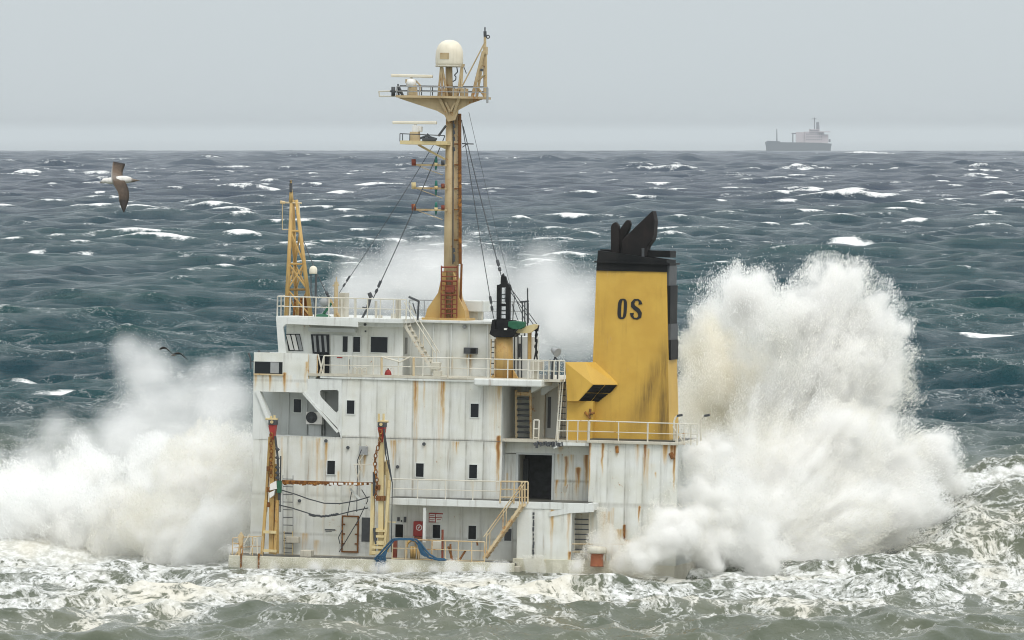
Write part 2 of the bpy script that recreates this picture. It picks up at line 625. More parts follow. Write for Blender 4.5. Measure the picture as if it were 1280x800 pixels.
wall('side_plating', 313, 650, 627, 706, 0.0, house_o, streaks=[(380, 665, 700, 6, 0.45), (395, 675, 700, 5, 0.4), (405, 630, 690, 3, .25), (470, 640, 690, 4, .3), (520, 675, 700, 5, .5), (560, 650, 690, 8, .12)],
     vseams=[(359, .5), (382, .5), (405, .35), (427, .5), (509, .4), (560, .3), (578, .45), (600, .4)], hseams=[(671, .4)], foot=0.5)
mb = MB()                                          # slanting shoulder plate with its cut-out
pplate(mb, [[(384.5, 473.5), (427.2, 473.5), (427.2, 548), (426, 548), (424.5, 541), (421, 534), (410, 522.5), (379.5, 490.5), (384.5, 489)],
            [(401.5, 487.5), (421.5, 487.5), (423.2, 489.5), (423, 513), (420.5, 516), (418, 514.5), (401.5, 497.5), (400, 494), (400, 489)]], -0.01, 0.12)
pplate(mb, [[(316.5, 489), (319.5, 489), (328, 507), (335.5, 523), (336.5, 549), (315.5, 549)]], -0.01, 0.10)
mb.build('shoulder_plate', 'white', house_o, pieces=True)
mb = MB()
mb.beam(S(323, 488, 0.15), S(339.5, 530, 0.15), 0.16, 0.5)
mb.beam(S(381, 491, 0.2), S(424, 540, 0.2), 0.10, 0.6)
mb.build('wing_strut', 'white', house_o, pieces=True)
mb = MB()
for px in (359, 382, 404):
    pbox(mb, px, 491, px + 2, 545, 1.27, 1.4)
mb.build('wall_stiffener', 'inner', house_o, pieces=True)
for (a, b, c, d, yy) in [(367.2, 499, 376.6, 515.5, 1.35), (433.6, 500.5, 443.2, 517.3, 0.0), (588.4, 504.7, 598.4, 521.6, 0.0),
                         (409.2, 576, 418.8, 593, 0.0), (480.6, 577, 484.6, 594, 0.0), (520, 579.2, 529.7, 596, 0.0), (586.6, 581, 596.4, 598, 0.0),
                         (494.3, 655.4, 504, 671.8, 0.0), (541, 656.2, 550.4, 672.6, 0.0), (585.6, 657.2, 595.2, 674, 0.0)]:
    window(a, b, c, d, yy, house_o, label=('small dark window in the recess under the bridge wing' if yy > 1 else None))
window(630.5, 661, 639.5, 676, 0.0, house_o, glass='charcoal', label='small grimy window behind the lower stair')
mb = MB()                                          # narrow window on the aft-facing end wall
xe = S(626.6, 515, 0).x
mb.box(xe + 0.002, xe + 0.02, 0.9, 1.5, S(634, 523, 1).z, S(634, 506, 1).z)
mb.build('window', 'glass', house_o, 'narrow dark window on the end wall')
# watertight door outlined in rust, open doorway, boxes
x0, x1, z0, z1 = span(429, 646, 447, 689, 0)
mb = MB().box(x0, x1, -0.07, 0.02, z0, z1)
door = mb.build('watertight_door', 'cream', house_o, 'cream watertight door with a rusty rim', bevel=0.02)
mb = MB()
e = 0.055
mb.box(x0 - e, x1 + e, -0.09, 0.03, z1, z1 + e).box(x0 - e, x1 + e, -0.09, 0.03, z0 - e, z0).box(x0 - e, x0, -0.09, 0.03, z0, z1).box(x1, x1 + e, -0.09, 0.03, z0, z1)
mb.build('door_rim', 'rust', door)
mb = MB()
for zz in (0.22, 0.5, 0.78):
    mb.box(x0 - 0.02, x0 + 0.10, -0.11, -0.06, z0 + (z1 - z0) * zz - 0.03, z0 + (z1 - z0) * zz + 0.03)
    mb.box(x1 - 0.10, x1 + 0.02, -0.11, -0.06, z0 + (z1 - z0) * zz - 0.03, z0 + (z1 - z0) * zz + 0.03)
mb.build('door_clip', 'rust', door, pieces=True)
mb = MB()
pbox(mb, 452, 647, 466, 677, -0.02, 0.02)
mb.build('doorway', 'charcoal', house_o)
mb = MB()
pbox(mb, 406, 661.5, 419, 663, -0.012, 0.01)
pbox(mb, 407, 664, 415, 664.6, -0.012, 0.01)
mb.build('stencil_marking', 'charcoal', house_o)
mb = MB()
for (px, py) in ((407.5, 551), (435, 559.5), (530, 555), (374.5, 626), (497, 583.5)):
    c = S(px, py, 0)
    mb.lathe(c, [(0.07, -0.07), (0.075, 0.02)], 10, axis='y')
mb.build('scupper_pipe', 'charcoal', house_o, pieces=True)
# air conditioner on the recess wall
mb = MB()
pbox(mb, 382.5, 515, 402.5, 530.5, 0.75, 1.35)
ac = mb.build('air_conditioner', 'sign', ship, 'white air conditioner unit with round fan grille', bevel=0.02)
mb = MB()
c = S(389.5, 521.8, 0.75)
for rr in (0.24, 0.19, 0.14, 0.09):
    k = []
    for i in range(20):
        t = 2 * math.pi * i / 20
        k.append(c + Vector((rr * math.cos(t), -0.02, rr * math.sin(t))))
    mb.path(k + [k[0]], 0.012, n=4)
for i in range(6):
    t = math.pi * i / 6
    u = Vector((0.24 * math.cos(t), 0, 0.24 * math.sin(t)))
    mb.bar(c - u - Vector((0, .02, 0)), c + u - Vector((0, .02, 0)), 0.01, n=4)
mb.lathe(c, [(0.06, -0.035), (0.06, 0)], 10, axis='y')
mb.build('fan_grille', 'charcoal', ac)
mb = MB().lathe(c, [(0.25, -0.006), (0.25, 0.01)], 20, axis='y')
mb.build('fan_opening', 'dark', ac)
mb = MB()
pbox(mb, 386, 531, 401, 546, 1.0, 1.36)
mb.build('bracket', 'inner', ac)
mb = MB().path([S(401, 519, .9), S(406, 521, 1.2), S(406, 545, 1.3)], 0.02)
mb.build('hose', 'wire', ac)

# ------------------------------------------------------------------ bridge wing cab
mb = MB()
pbox(mb, 317.4, 441.5, 384.8, 489.5, 0.02, 2.2)
wing = mb.build('bridge_wing', 'white', ship, 'white bridge wing box with rust streaks below its window')
wall('wing_plating', 317, 385, 441, 490, 0.0, wing, streaks=[(338, 467, 495, 2.5, .75), (356, 467, 500, 2.8, .8), (319, 467, 495, 2.5, .5), (383, 452, 492, 2.5, .5), (345, 466, 472, 14, .4), (330, 469, 492, 8, .22), (362, 470, 492, 4, .3), (372, 478, 490, 4, .25)],
     vseams=[(355, .3)], hseams=[(475, .45)], topdirt=0.1)
mb = MB()
pbox(mb, 318.2, 452.2, 353, 467.2, -0.016, 0.03)
wn = mb.build('window', 'glass', wing, 'wide dark opening in the wing box with a grey pane')
mb = MB()
pbox(mb, 338, 453, 348.5, 466.5, -0.03, 0.0)
mb.build('pane', 'grey', wn)
mb = MB()
pbox(mb, 317, 467.2, 354, 469, -0.06, 0.03)
mb.build('sill', 'rail_rust', wn)
mb = MB()                                          # curved end plate between wing and deck
pplate(mb, [[(385, 442), (397, 442.5), (396.5, 470), (391, 478), (384.6, 482)]], 0.1, 0.2)
mb.build('end_plate', 'white', wing)
mb = MB()
pbar(mb, (385, 443), (385, 482), 0.05, 0.035)
pbar(mb, (397, 443), (396.5, 471), 0.09, 0.03)
mb.build('corner_pipe', 'rail_rust', wing, pieces=True)
mb = MB()
pbar(mb, (313, 446), (313.5, 461), 0.1, 0.035)
pbar(mb, (310.5, 441), (313, 447), 0.1, 0.05)
pbar(mb, (313, 452), (318, 452), 0.1, 0.02)
pbar(mb, (318, 441.6), (337, 440.6), 0.3, 0.03)
pbar(mb, (324, 438), (324, 441.5), 0.3, 0.05)
mb.build('running_light', 'charcoal', wing)

# ------------------------------------------------------------------ wheelhouse
mb = MB()
pbox(mb, 357.5, 404, 503.5, 473, 1.1, 9)
pbox(mb, 503.5, 404, 617, 474, 2.6, 9)
wh = mb.build('wheelhouse', 'inner', ship, 'white wheelhouse with dark windows below the open bridge top')
wall('front_wall', 357.5, 503.6, 403.5, 473, 1.08, wh, streaks=[(372, 407, 430, 3, .1), (455, 408, 440, 3, .12)], vseams=[(447, .3), (460, .25)], topdirt=0.1, mat='white_wall')
wall('aft_wall', 512, 617.5, 402, 474, 2.55, wh, streaks=[(565, 446, 470, 2.5, .5), (587, 443, 472, 5, .55), (612, 403, 470, 2, .25)],
     vseams=[(541, .4), (563.5, .5), (586, .45), (609, .6), (558, .3)], topdirt=0.25)
mb = MB()                                          # shelter plating with the rounded opening
pplate(mb, [[(345, 397), (447.5, 400.5), (447.5, 408.5), (362, 405), (356.5, 405.5), (353.6, 409), (357.6, 442.5), (348.2, 442.5)]], 0.2, 0.36)
mb.build('shelter_plate', 'white', wh)
mb = MB()
pbox(mb, 345, 396.8, 504, 402.5, 0.22, 9.0)
pbox(mb, 447.5, 400.5, 503.5, 408.5, 0.72, 1.2)
mb.build('roof', 'white', wh, bevel=0.02)
mb = MB()
pbox(mb, 503, 400.5, 617.5, 404, 2.3, 9.0)
mb.build('roof', 'white', wh, bevel=0.02)
mb = MB()                                          # ceiling beam and lamp strip under the shelter
pbox(mb, 385, 410, 444, 415, 0.75, 1.06)
pbox(mb, 395, 413.2, 413, 414.6, 0.73, 0.80)
mb.build('ceiling_beam', 'inner', wh)
# slanted front windows seen through the shelter, highlights painted as pale plates
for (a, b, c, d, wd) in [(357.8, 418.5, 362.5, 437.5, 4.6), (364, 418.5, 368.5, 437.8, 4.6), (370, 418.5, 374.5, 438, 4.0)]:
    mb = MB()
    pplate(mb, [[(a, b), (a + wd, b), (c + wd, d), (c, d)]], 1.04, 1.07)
    mb.build('window', 'sign' if a < 366 else 'grey', wh, 'slanted wheelhouse window with its bright highlight painted pale' if a < 366 else None)
mb = MB()
pplate(mb, [[(357.0, 417.5), (374.8, 417.5), (379, 438.6), (360.5, 438.6)]], 1.06, 1.075)
mb.build('window_surround', 'glass', wh)
mb = MB()
pplate(mb, [[(388.5, 417.8), (411.5, 418), (411.8, 443.5), (391, 443.5)]], 1.05, 1.075)
wn = mb.build('window', 'glass', wh, 'black slatted window left of the wheelhouse door')
mb = MB()
for a in (391.5, 398, 404.5):
    pplate(mb, [[(a, 419.5), (a + 3.0, 419.5), (a + 4.4, 440), (a + 1.8, 440)]], 1.02, 1.05)
mb.build('slat', 'grey', wn, pieces=True)
mb = MB()
pbox(mb, 397.5, 444.5, 411.8, 470.5, 1.05, 1.075)
mb.build('window', 'glass', wh, 'dark lower pane behind the rail')
mb = MB()
pbox(mb, 413.5, 419, 440.5, 470.6, 1.0, 1.08)
dr = mb.build('door', 'white', wh, bevel=0.015)
mb = MB()
pbox(mb, 428.4, 420.5, 434.4, 439.8, 0.985, 1.02)
mb.build('window', 'glass', dr)
mb = MB()
pbox(mb, 435.2, 449, 436.8, 462, 0.96, 1.0)
mb.build('handle', 'charcoal', dr)
mb = MB()
pbox(mb, 421, 446.2, 428, 447.6, 0.985, 1.0)
mb.build('name_plate', 'red', dr)
window(441.6, 421, 450.4, 440, 1.08, wh)
window(463.6, 421.2, 484.6, 440.6, 1.08, wh, label='wide dark window of the wheelhouse')
mb = MB()
xe = S(503.4, 430, 1.1).x
mb.box(xe + 0.002, xe + 0.02, 1.5, 1.95, S(505, 442, 1.7).z, S(505, 422, 1.7).z)
mb.build('window', 'glass', wh, 'narrow dark window on the wheelhouse end wall')
mb = MB()
c = S(456.5, 405.5, 0.72)
mb.lathe(c, [(0.06, -0.05), (0.06, 0.0)], 10, axis='y')
c = S(457, 414, 1.05)
mb.lathe(c, [(0.04, -0.04), (0.04, 0.0)], 10, axis='y')
mb.build('deck_lamp', 'charcoal', wh, pieces=True)
mb = MB()
pbox(mb, 579.5, 434.6, 595.5, 442.2, 2.25, 2.56)
vt = mb.build('vent_box', 'charcoal', wh)
mb = MB()
pbox(mb, 588, 435.5, 594.5, 441.5, 2.22, 2.26)
mb.build('vent_opening', 'black', vt)
mb = MB()
c = S(580.8, 408.5, 2.55)
mb.lathe(c, [(0.085, -0.08), (0.085, 0)], 12, axis='y')
mb.build('wall_lamp', 'grey', wh)
mb = MB()
for px in (541, 563.5, 586, 609):
    pbox(mb, px - .8, 405, px + .8, 474, 2.48, 2.56)
mb.build('wall_stiffener', 'white', wh, pieces=True)

# ------------------------------------------------------------------ bridge deck
mb = MB()
pbox(mb, 385, 470.6, 700, 473.6, 0.0, 9.0)
bd = mb.build('bridge_deck', 'cream', ship)
mb = MB()
pbox(mb, 397, 469.9, 630, 470.6, 0.25, 9.0)
mb.build('deck_covering', 'deck', bd)
mb = MB()
pbox(mb, 592, 474.2, 677, 482.8, -0.55, 2.7)
mb.build('deck_girder', 'white', bd, bevel=0.05)
mb = MB()
pbox(mb, 400, 473.4, 628, 475.6, -0.05, 0.05)
mb.build('deck_edge', 'white', bd)
railing('bridge_deck_railing', (405, 444.6), (560, 447.5), 0.1, 26, 6, ship, mids=(0.45, 0.93))
railing('bridge_deck_railing', (560, 447.5), (660, 450), -0.4, 26, 5, ship, mids=(0.48, 0.95))
railing('bridge_deck_railing', (660, 450), (706, 451.2), 0.1, 26, 8, ship, mids=(0.5,))
mb = MB()
for a, b in (((477, 446), (500, 452.5)), ((500, 452.5), (513, 446)), ((397.5, 443), (404, 470)), ((405, 445), (399, 470))):
    pbar(mb, a, b, 0.05, 0.035)
mb.build('bent_handrail', 'railing', ship, pieces=True)
mb = MB()
for px, t in ((477, 447), (517, 447)):
    pbar(mb, (px, t), (px, 471), 0.05, 0.05)
mb.build('rusty_rail_post', 'rail_rust', ship, pieces=True)
for i in range(5):
    mb = MB()
    px = 443.5 + 6.2 * i + (22 if i > 2 else 0)
    k = [S(px + 2.4 * math.cos(t), 463 - 3.5 * math.sin(t), 0.7) for t in np.linspace(0, math.pi, 7)]
    mb.path([S(px + 2.4, 470, 0.7)] + k + [S(px - 2.4, 470, 0.7)], 0.018, n=5)
    mb.build('pipe_hoop', 'railing', ship)

# stair from the bridge deck to the bridge top
stairway('bridge_stair', (504.5, 404.5), (543.5, 468), 0.9, 0.8, ship, steps=10, rail_px=27, mat='railing')
mb = MB()
pbox(mb, 538.5, 453, 548.5, 462, 0.5, 1.0)
pbox(mb, 541, 463.5, 550, 470.5, 0.5, 1.0)
mb.build('locker', 'cream', ship, bevel=0.02, pieces=True)

# bridge top railing
railing('bridge_top_railing', (347, 370.4), (508, 374.6), 0.35, 27, 11, ship, mids=(0.46,))
railing('bridge_top_railing', (347, 370.4), (356, 369.5), 0.35, 27, 3, ship, mids=(0.46,), y2=5.0)
railing('bridge_top_railing', (512, 375), (660, 377.5), 7.5, 25, 9, ship, mids=(0.5,), mat='grey')
mb = MB()
pbox(mb, 579.5, 376, 603.8, 389.5, 4.5, 6.0)
lk = mb.build('flag_locker', 'white', ship, bevel=0.03)
mb = MB()
pbox(mb, 586, 389.3, 597.5, 401.5, 4.7, 5.8)
pbox(mb, 602, 389.5, 603.5, 402, 4.6, 4.7)
mb.build('locker_stand', 'cream', lk)
mb = MB()
pbox(mb, 423, 366, 431, 398, 2.0, 2.8)
bx = mb.build('electrical_cabinet', 'cream', ship, bevel=0.02)
mb = MB()
pbar(mb, (420.5, 352), (419.5, 398), 1.6, 0.09)
pbar(mb, (416, 357), (424, 356), 1.6, 0.035)
pbar(mb, (420.5, 346), (420.5, 353), 1.6, 0.025)
pbar(mb, (412.5, 374), (425, 398), 1.6, 0.055)
pbar(mb, (412.5, 374), (413.5, 380), 1.6, 0.07)
mb.build('aerial_post', 'buff', ship)
mb = MB()
pbar(mb, (414, 379), (402, 396), 1.2, 0.06)
mb.build('strut', 'green', ship)
mb = MB()
pbar(mb, (463, 372), (459, 386), 1.0, 0.07)
pbar(mb, (459, 386), (452, 399), 1.0, 0.05)
pbar(mb, (461.5, 366), (464, 372), 1.0, 0.09)
pbar(mb, (458, 385), (453, 384), 1.0, 0.03)
mb.build('searchlight_post', 'charcoal', ship)
mb = MB().lathe(S(403, 396.5, 1.2), [(0.1, -0.1), (0.36, -0.08), (0.40, 0.0), (0.30, 0.1), (0.12, 0.14)], 12)
mb.build('canvas_cover', 'green', ship)
mb = MB()
for px, t in ((444, 373), (470, 376), (496, 375), (499.5, 375)):
    pbar(mb, (px, t), (px, 400), 1.2, 0.06)
pbox(mb, 488.5, 392, 494.5, 400, 1.0, 1.4)
pbox(mb, 472.5, 394, 475.5, 400, 1.0, 1.4)
mb.build('vent_post', 'cream', ship, pieces=True)
mb = MB()
pbar(mb, (511, 371), (523.5, 376.5), 1.6, 0.05)
pbar(mb, (523.5, 376), (522, 400), 1.6, 0.045)
pbar(mb, (516, 379), (520, 392), 1.6, 0.025)
mb.build('loudhailer', 'charcoal', ship)
mb = MB().lathe(S(406, 378, 1.8), [(0.02, -0.2), (0.19, -0.18), (0.22, 0.0), (0.05, 0.06)], 14, axis='y')
mb.build('searchlight', 'grey', ship)

# small radome on its post
mb = MB()
c = S(391.5, 342.5, 2.0)
mb.lathe(c, [(0.16, 0), (0.175, 0.05), (0.175, 0.20), (0.14, 0.29), (0.08, 0.34), (0.01, 0.36)], 16)
sd = mb.build('satellite_dome', 'radome', ship, 'small white dome aerial on a thin post')
mb = MB()
pbar(mb, (388.8, 343), (388.8, 366), 2.0, 0.025)
pbar(mb, (395.2, 343), (394, 398), 2.0, 0.05)
pbar(mb, (388.8, 366), (394, 380), 2.0, 0.025)
mb.build('post', 'charcoal', sd)

# ------------------------------------------------------------------ lattice mast on the bridge top
lm = MB()
LEGS = [((364.5, 250), (357.8, 397), 2.0), ((370.5, 250), (388.5, 397), 2.2), ((366, 250), (371, 397), 4.2)]
for a, b, y in LEGS:
    lm.bar(S(a[0], a[1], 3.0), S(b[0], b[1], y), 0.075, 0.10, 8)


def leg_at(k, py):
    a, b, y = LEGS[k]
    t = (py - a[1]) / (b[1] - a[1])
    p, q = S(a[0], a[1], 3.0), S(b[0], b[1], y)
    return p.lerp(q, t)


for k, (ya, yb) in enumerate(((289, 330), (330, 362), (362, 395))):
    for a, b in ((0, 1), (1, 2), (0, 2)):
        lm.bar(leg_at(a, ya), leg_at(b, ya), 0.045)
        if k == 1:
            lm.bar(leg_at(a, ya), leg_at(b, yb), 0.04)
            lm.bar(leg_at(b, ya), leg_at(a, yb), 0.04)
        elif k == 2:
            lm.bar(leg_at(a, ya), leg_at(b, yb), 0.04)
        if k == 0:
            lm.bar(leg_at(a, ya), leg_at(b, yb), 0.045)
for a, b in ((0, 1), (1, 2), (0, 2)):
    lm.bar(leg_at(a, 362), leg_at(b, 362), 0.045)
lm.bar(S(364, 253, 3), S(364, 237, 3), 0.11, 0.07, 8)
lm.bar(S(364, 237, 3), S(363.6, 225, 3), 0.04)
lmo = lm.build('lattice_mast', 'post_yellow', ship, 'yellow lattice mast standing on the bridge top')
mb = MB()
pbar(mb, (352, 253), (377, 254), 2.95, 0.035)
pbar(mb, (350.5, 252.5), (356, 253.5), 2.95, 0.07)
pbar(mb, (353, 253), (353, 287), 2.95, 0.018)
pbar(mb, (353, 287), (362, 287), 2.95, 0.018)
pbar(mb, (373.5, 255), (376, 292), 2.9, 0.03)
mb.build('aerial_arm', 'rail_rust', lmo)
mb = MB()
pbar(mb, (363.7, 240), (363.5, 229), 2.93, 0.07)
pbar(mb, (361.5, 226.5), (366, 226), 2.93, 0.02)
mb.build('lamp', 'charcoal', lmo)
mb = MB()
for px, r_ in ((376.5, .05), (378.5, .04), (369, .05), (381.5, .06), (384, .05)):
    pbar(mb, (px, 372), (px - 2, 397), 2.6, r_)
pbox(mb, 375, 380, 384, 397, 2.6, 3.0)
mb.build('cable_box', 'rust', lmo)

# ------------------------------------------------------------------ main mast
YM = 3.4
mm = MB()
p0, p1 = S(561.3, 398, YM), S(563.2, 133, YM)
mm.bar(p0, p1, 0.27, 0.20, 14)
mm.bar(S(569.8, 398, YM + 0.1), S(569.6, 135, YM + 0.1), 0.14, 0.12, 10)
main_mast = mm.build('main_mast', 'buff', ship, 'tall buff mast with radars, a white radome and signal arms')
mb = MB()                                          # base fins
for pts in ([(530.5, 399.5), (534, 386), (547.5, 366), (553, 340), (557, 338), (557, 399.5)], [(566, 340), (571, 352), (573, 372), (580.5, 388), (582, 399.5), (566, 399.5)]):
    pplate(mb, [pts], YM - 0.35, YM + 0.5)
pbox(mb, 527, 397.5, 583, 400.5, YM - 0.8, YM + 1.0)
mb.build('base_fin', 'post_yellow', main_mast, pieces=True)
mb = MB()
pbar(mb, (574.6, 142), (575.2, 330), YM - 0.1, 0.075)
pbar(mb, (577, 330), (575.2, 398), YM - 0.1, 0.05)
for py in (180, 206, 236, 262, 300):
    pbar(mb, (568, py), (575, py), YM - 0.1, 0.03)
mb.build('pipe', 'rust', main_mast)
mb = MB()                                          # red hooped ladder
for px in (551.8, 557, 565, 571.5):
    pbar(mb, (px, 332 if px in (551.8, 571.5) else 352), (px - 0.6, 399), YM - 0.55, 0.03)
for i in range(12):
    py = 334 + i * 5.8
    pbar(mb, (551.8, py), (571.5, py), YM - 0.55, 0.022 if i % 3 else 0.035)
pbox(mb, 557, 358, 567.5, 365.5, YM - 0.6, YM - 0.35)
mb.build('ladder', 'red_rust', main_mast)
mb = MB()                                          # rungs and cable run up the mast face
for i in range(34):
    py = 160 + i * 5.2
    pbar(mb, (571.5, py), (575, py), YM - 0.1, 0.012, n=4)
pbar(mb, (566.6, 150), (566.2, 330), YM - 0.2, 0.025)
for py in (155, 163, 171, 184, 310, 318, 322):
    pbar(mb, (566.8, py), (568, py + 5), YM - 0.2, 0.05)
mb.build('cable_run', 'charcoal', main_mast)

pf = MB()                                          # upper platform with its V gusset
pbox(pf, 495, 119.8, 604, 122.6, YM - 0.8, YM + 0.8)
for yy in (YM - 0.45, YM + 0.45):
    pplate(pf, [[(497, 122.3), (608, 122.5), (588, 129.5), (573, 137.5), (569, 150), (560, 152), (555.5, 144), (546, 138.5), (520, 130)]], yy, yy + 0.07)
pf.beam(S(549, 122, YM - .6), S(562, 148, YM - .35), 0.12, 0.12)
pf.beam(S(574, 122, YM - .6), S(566, 148, YM - .35), 0.12, 0.12)
pf.beam(S(557, 128, YM - .5), S(563, 140, YM - .5), 0.09, 0.09)
pf.beam(S(569, 128, YM - .5), S(563, 140, YM - .5), 0.09, 0.09)
plat = pf.build('platform', 'buff', main_mast, 'upper mast platform on a V shaped bracket')
for yy, pa, pb in ((YM - .78, (496, 108), (609.2, 109.6)), (YM + .78, (500, 107), (609, 108.6))):
    mb = MB()
    a, b = S(pa[0], pa[1], yy), S(pb[0], pb[1], yy)
    h = 12 / 29
    mb.bar(a, b, 0.022)
    mb.bar(a - Vector((0, 0, h / 2)), b - Vector((0, 0, h / 2)), 0.018)
    for i in range(9):
        c = a.lerp(b, i / 8)
        mb.bar(c, c - Vector((0, 0, h)), 0.022)
    if yy < YM:
        pbar(mb, (609.3, 110), (609.3, 129), yy, 0.05)
    mb.build('platform_railing', 'grey' if yy < YM else 'charcoal', main_mast)
mb = MB()
pbar(mb, (473.5, 114.4), (497, 113.5), YM - 0.6, 0.03)
pbar(mb, (473.5, 120.3), (497, 120.3), YM - 0.6, 0.03)
pbar(mb, (473.5, 114), (474.5, 120.3), YM - 0.6, 0.03)
mb.build('outrigger', 'cream', main_mast)
mb = MB()
pbar(mb, (491.6, 108.5), (491.6, 119.5), YM - 0.6, 0.09, n=10)
pbar(mb, (488, 114), (501, 115), YM - 0.6, 0.045)
pbar(mb, (497.5, 105), (498, 120), YM - 0.5, 0.035)
pbar(mb, (498, 108), (503.5, 119.5), YM - 0.5, 0.06)
mb.build('foghorn', 'charcoal', main_mast)


def radar(px0, px1, py, ped0, ped1, ytop, ybot, y, dy):
    mb = MB()
    a, b = S(px0, py - 0.3, y), S(px1, py + dy, y)
    mb.beam(a, b, 0.13, 0.22)
    cx = (ped0 + ped1) / 2
    sc = mb.build('radar_scanner', 'radome', main_mast, bevel=0.03)
    return sc


radar(489.2, 540.8, 94.6, 508, 520, 97, 120, YM - 0.5, 0.9)
mb = MB()
c = S(514, 103.0, YM - 0.5)
mb.lathe(c, [(0.10, -0.22), (0.22, -0.18), (0.24, 0.0), (0.18, 0.14), (0.06, 0.16), (0.06, 0.26)], 14)
mb.build('radar_motor', 'sign', main_mast)
mb = MB()
pbox(mb, 508.6, 106.5, 519.8, 120, YM - 0.7, YM - 0.3, taper=0.03)
pbar(mb, (520, 101), (525.5, 107), YM - 0.5, 0.035)
pbar(mb, (525.5, 107), (524, 120), YM - 0.5, 0.03)
pbar(mb, (508, 99), (508, 104), YM - 0.6, 0.05)
mb.build('radar_pedestal', 'buff', main_mast)

mb = MB()                                          # radome
c = S(561.5, 81.5, YM)
mb.lathe(c, [(0.50, -0.05), (0.585, 0.0), (0.60, 0.10), (0.605, 0.42), (0.58, 0.65), (0.50, 0.86), (0.36, 1.01), (0.18, 1.09), (0.01, 1.11)], 28)
rd = mb.build('radome', 'radome', main_mast, 'large cream radome at the mast head')
mb = MB()
c2 = S(559.6, 70, YM - 0.61)
for i in range(5):
    pass
vs, fs = [], []
for j, hz in enumerate((0.29, 0.56)):
    for i in range(7):
        t = -math.pi / 2 - 0.06 + (i - 3.9) * 0.12
        vs.append(c + Vector((0.614 * math.cos(t), 0.614 * math.sin(t), hz - 0.04)))
for i in range(6):
    fs.append((i, i + 1, 8 + i, 7 + i))
mb.add(vs, fs, True)
mb.build('label_patch', 'buff', rd)
mb = MB().lathe(c, [(0.55, -0.08), (0.615, -0.07), (0.615, -0.02), (0.55, -0.01)], 28)
mb.build('flange', 'cream', rd)
mb = MB()
mb.bar(S(561.2, 84, YM), S(561.5, 121, YM), 0.15, 0.17, 12)
for a, b in (((551.5, 80.5), (548, 120)), ((551.5, 80.5), (553.5, 120)), ((552.5, 82), (559, 120)), ((578, 82), (576, 120)), ((577, 84), (572, 120))):
    pbar(mb, a, b, YM - 0.4, 0.05)
pbar(mb, (551.6, 79.5), (551.6, 83), YM - 0.42, 0.09)
pbar(mb, (579.6, 80), (578.6, 84), YM - 0.42, 0.06)
mb.build('radome_post', 'buff', main_mast)
mb = MB()
for px0, px1 in ((549, 556), (565, 571), (575.5, 583)):
    pbox(mb, px0, 110.5, px1, 120, YM - 0.6, YM - 0.2)
mb.build('junction_box', 'buff', main_mast, pieces=True)
mb = MB()
k = [S(x, y, YM - .2) for x, y in ((571, 84), (572, 90), (568, 94), (570, 96), (569.5, 100), (566, 102))]
mb.path(k, 0.025, n=5)
mb.build('coax_cable', 'wire', main_mast)
mb = MB()
pbar(mb, (580, 84), (583, 92), YM - .3, 0.018)
mb.build('coax_cable', 'wire', main_mast)
mb = MB()                                          # raked jackstaff lattice
pbar(mb, (606.3, 62), (606.6, 121.5), YM, 0.085)
pbar(mb, (606.2, 46), (606.3, 63), YM, 0.06)
pbar(mb, (604.3, 64), (590.3, 121.5), YM - 0.3, 0.075)
pbar(mb, (605, 66), (596, 121), YM + 0.5, 0.06)
pbar(mb, (606.5, 52), (572, 119), YM - 0.3, 0.03)
pbar(mb, (601, 81.5), (606.5, 82), YM - 0.1, 0.03)
pbar(mb, (597, 102), (606, 93), YM - 0.1, 0.04)
pbar(mb, (596, 108), (606, 121), YM, 0.045)
pbox(mb, 603.6, 58.5, 608, 68, YM - 0.15, YM + 0.15)
js = mb.build('jackstaff', 'buff', main_mast)
mb = MB()
pbar(mb, (606.2, 34), (606.2, 40), YM, 0.03)
pbar(mb, (606.2, 39), (606.4, 46), YM, 0.07)
k = [S(610 + 2 * math.cos(t), 46 + 2 * math.sin(t), YM) for t in np.linspace(0, 2 * math.pi, 9)]
mb.path(k, 0.025, n=5)
pbar(mb, (603, 57.5), (606, 57.5), YM, 0.02)
pbox(mb, 600.5, 86, 603, 89, YM - 0.4, YM - 0.2)
mb.build('masthead_lamp', 'charcoal', main_mast)

mb = MB()                                          # lower radar platform
pbox(mb, 500, 176, 559, 180.6, YM - 0.9, YM + 0.5)
mb.beam(S(523, 181, YM - .3), S(556, 199, YM - .3), 0.09, 0.09)
pplate(mb, [[(542, 180.5), (558, 180.5), (558, 187)]], YM - 0.2, YM)
mb.build('platform', 'pale_yellow', main_mast, 'lower radar platform left of the mast')
mb = MB()
a, b = S(500, 167, YM - 0.88), S(556, 169.5, YM - 0.88)
mb.bar(a, b, 0.02)
for t in (0.0, 0.06, 0.22, 0.6):
    c = a.lerp(b, t)
    mb.bar(c, c - Vector((0, 0, 0.34)), 0.02)
mb.path([S(525, 173, YM - .9), S(533, 170, YM - .9), S(546, 174, YM - .9)], 0.05)
pbar(mb, (534, 167), (541, 174), YM - 0.9, 0.03)
pbar(mb, (528, 174), (545, 174.5), YM - 0.9, 0.07)
mb.build('platform_railing', 'charcoal', main_mast)
radar(491, 546, 153.4, 512, 524, 156, 176, YM - 0.5, 0.1)
mb = MB()
pbox(mb, 515, 157, 523, 165, YM - 0.7, YM - 0.3)
pbox(mb, 521.5, 158, 526.5, 164.5, YM - 0.6, YM - 0.3)
pbar(mb, (519, 154), (519, 158), YM - 0.5, 0.07)
mb.build('radar_motor', 'sign', main_mast, bevel=0.02)
mb = MB()
pbox(mb, 511.5, 164.8, 522.5, 176, YM - 0.75, YM - 0.25, taper=0.02)
mb.build('radar_pedestal', 'buff', main_mast)
mb = MB()
pbar(mb, (557.5, 157), (548, 170), YM - .4, 0.05)
pbar(mb, (577.5, 179.5), (592, 180), YM, 0.025)
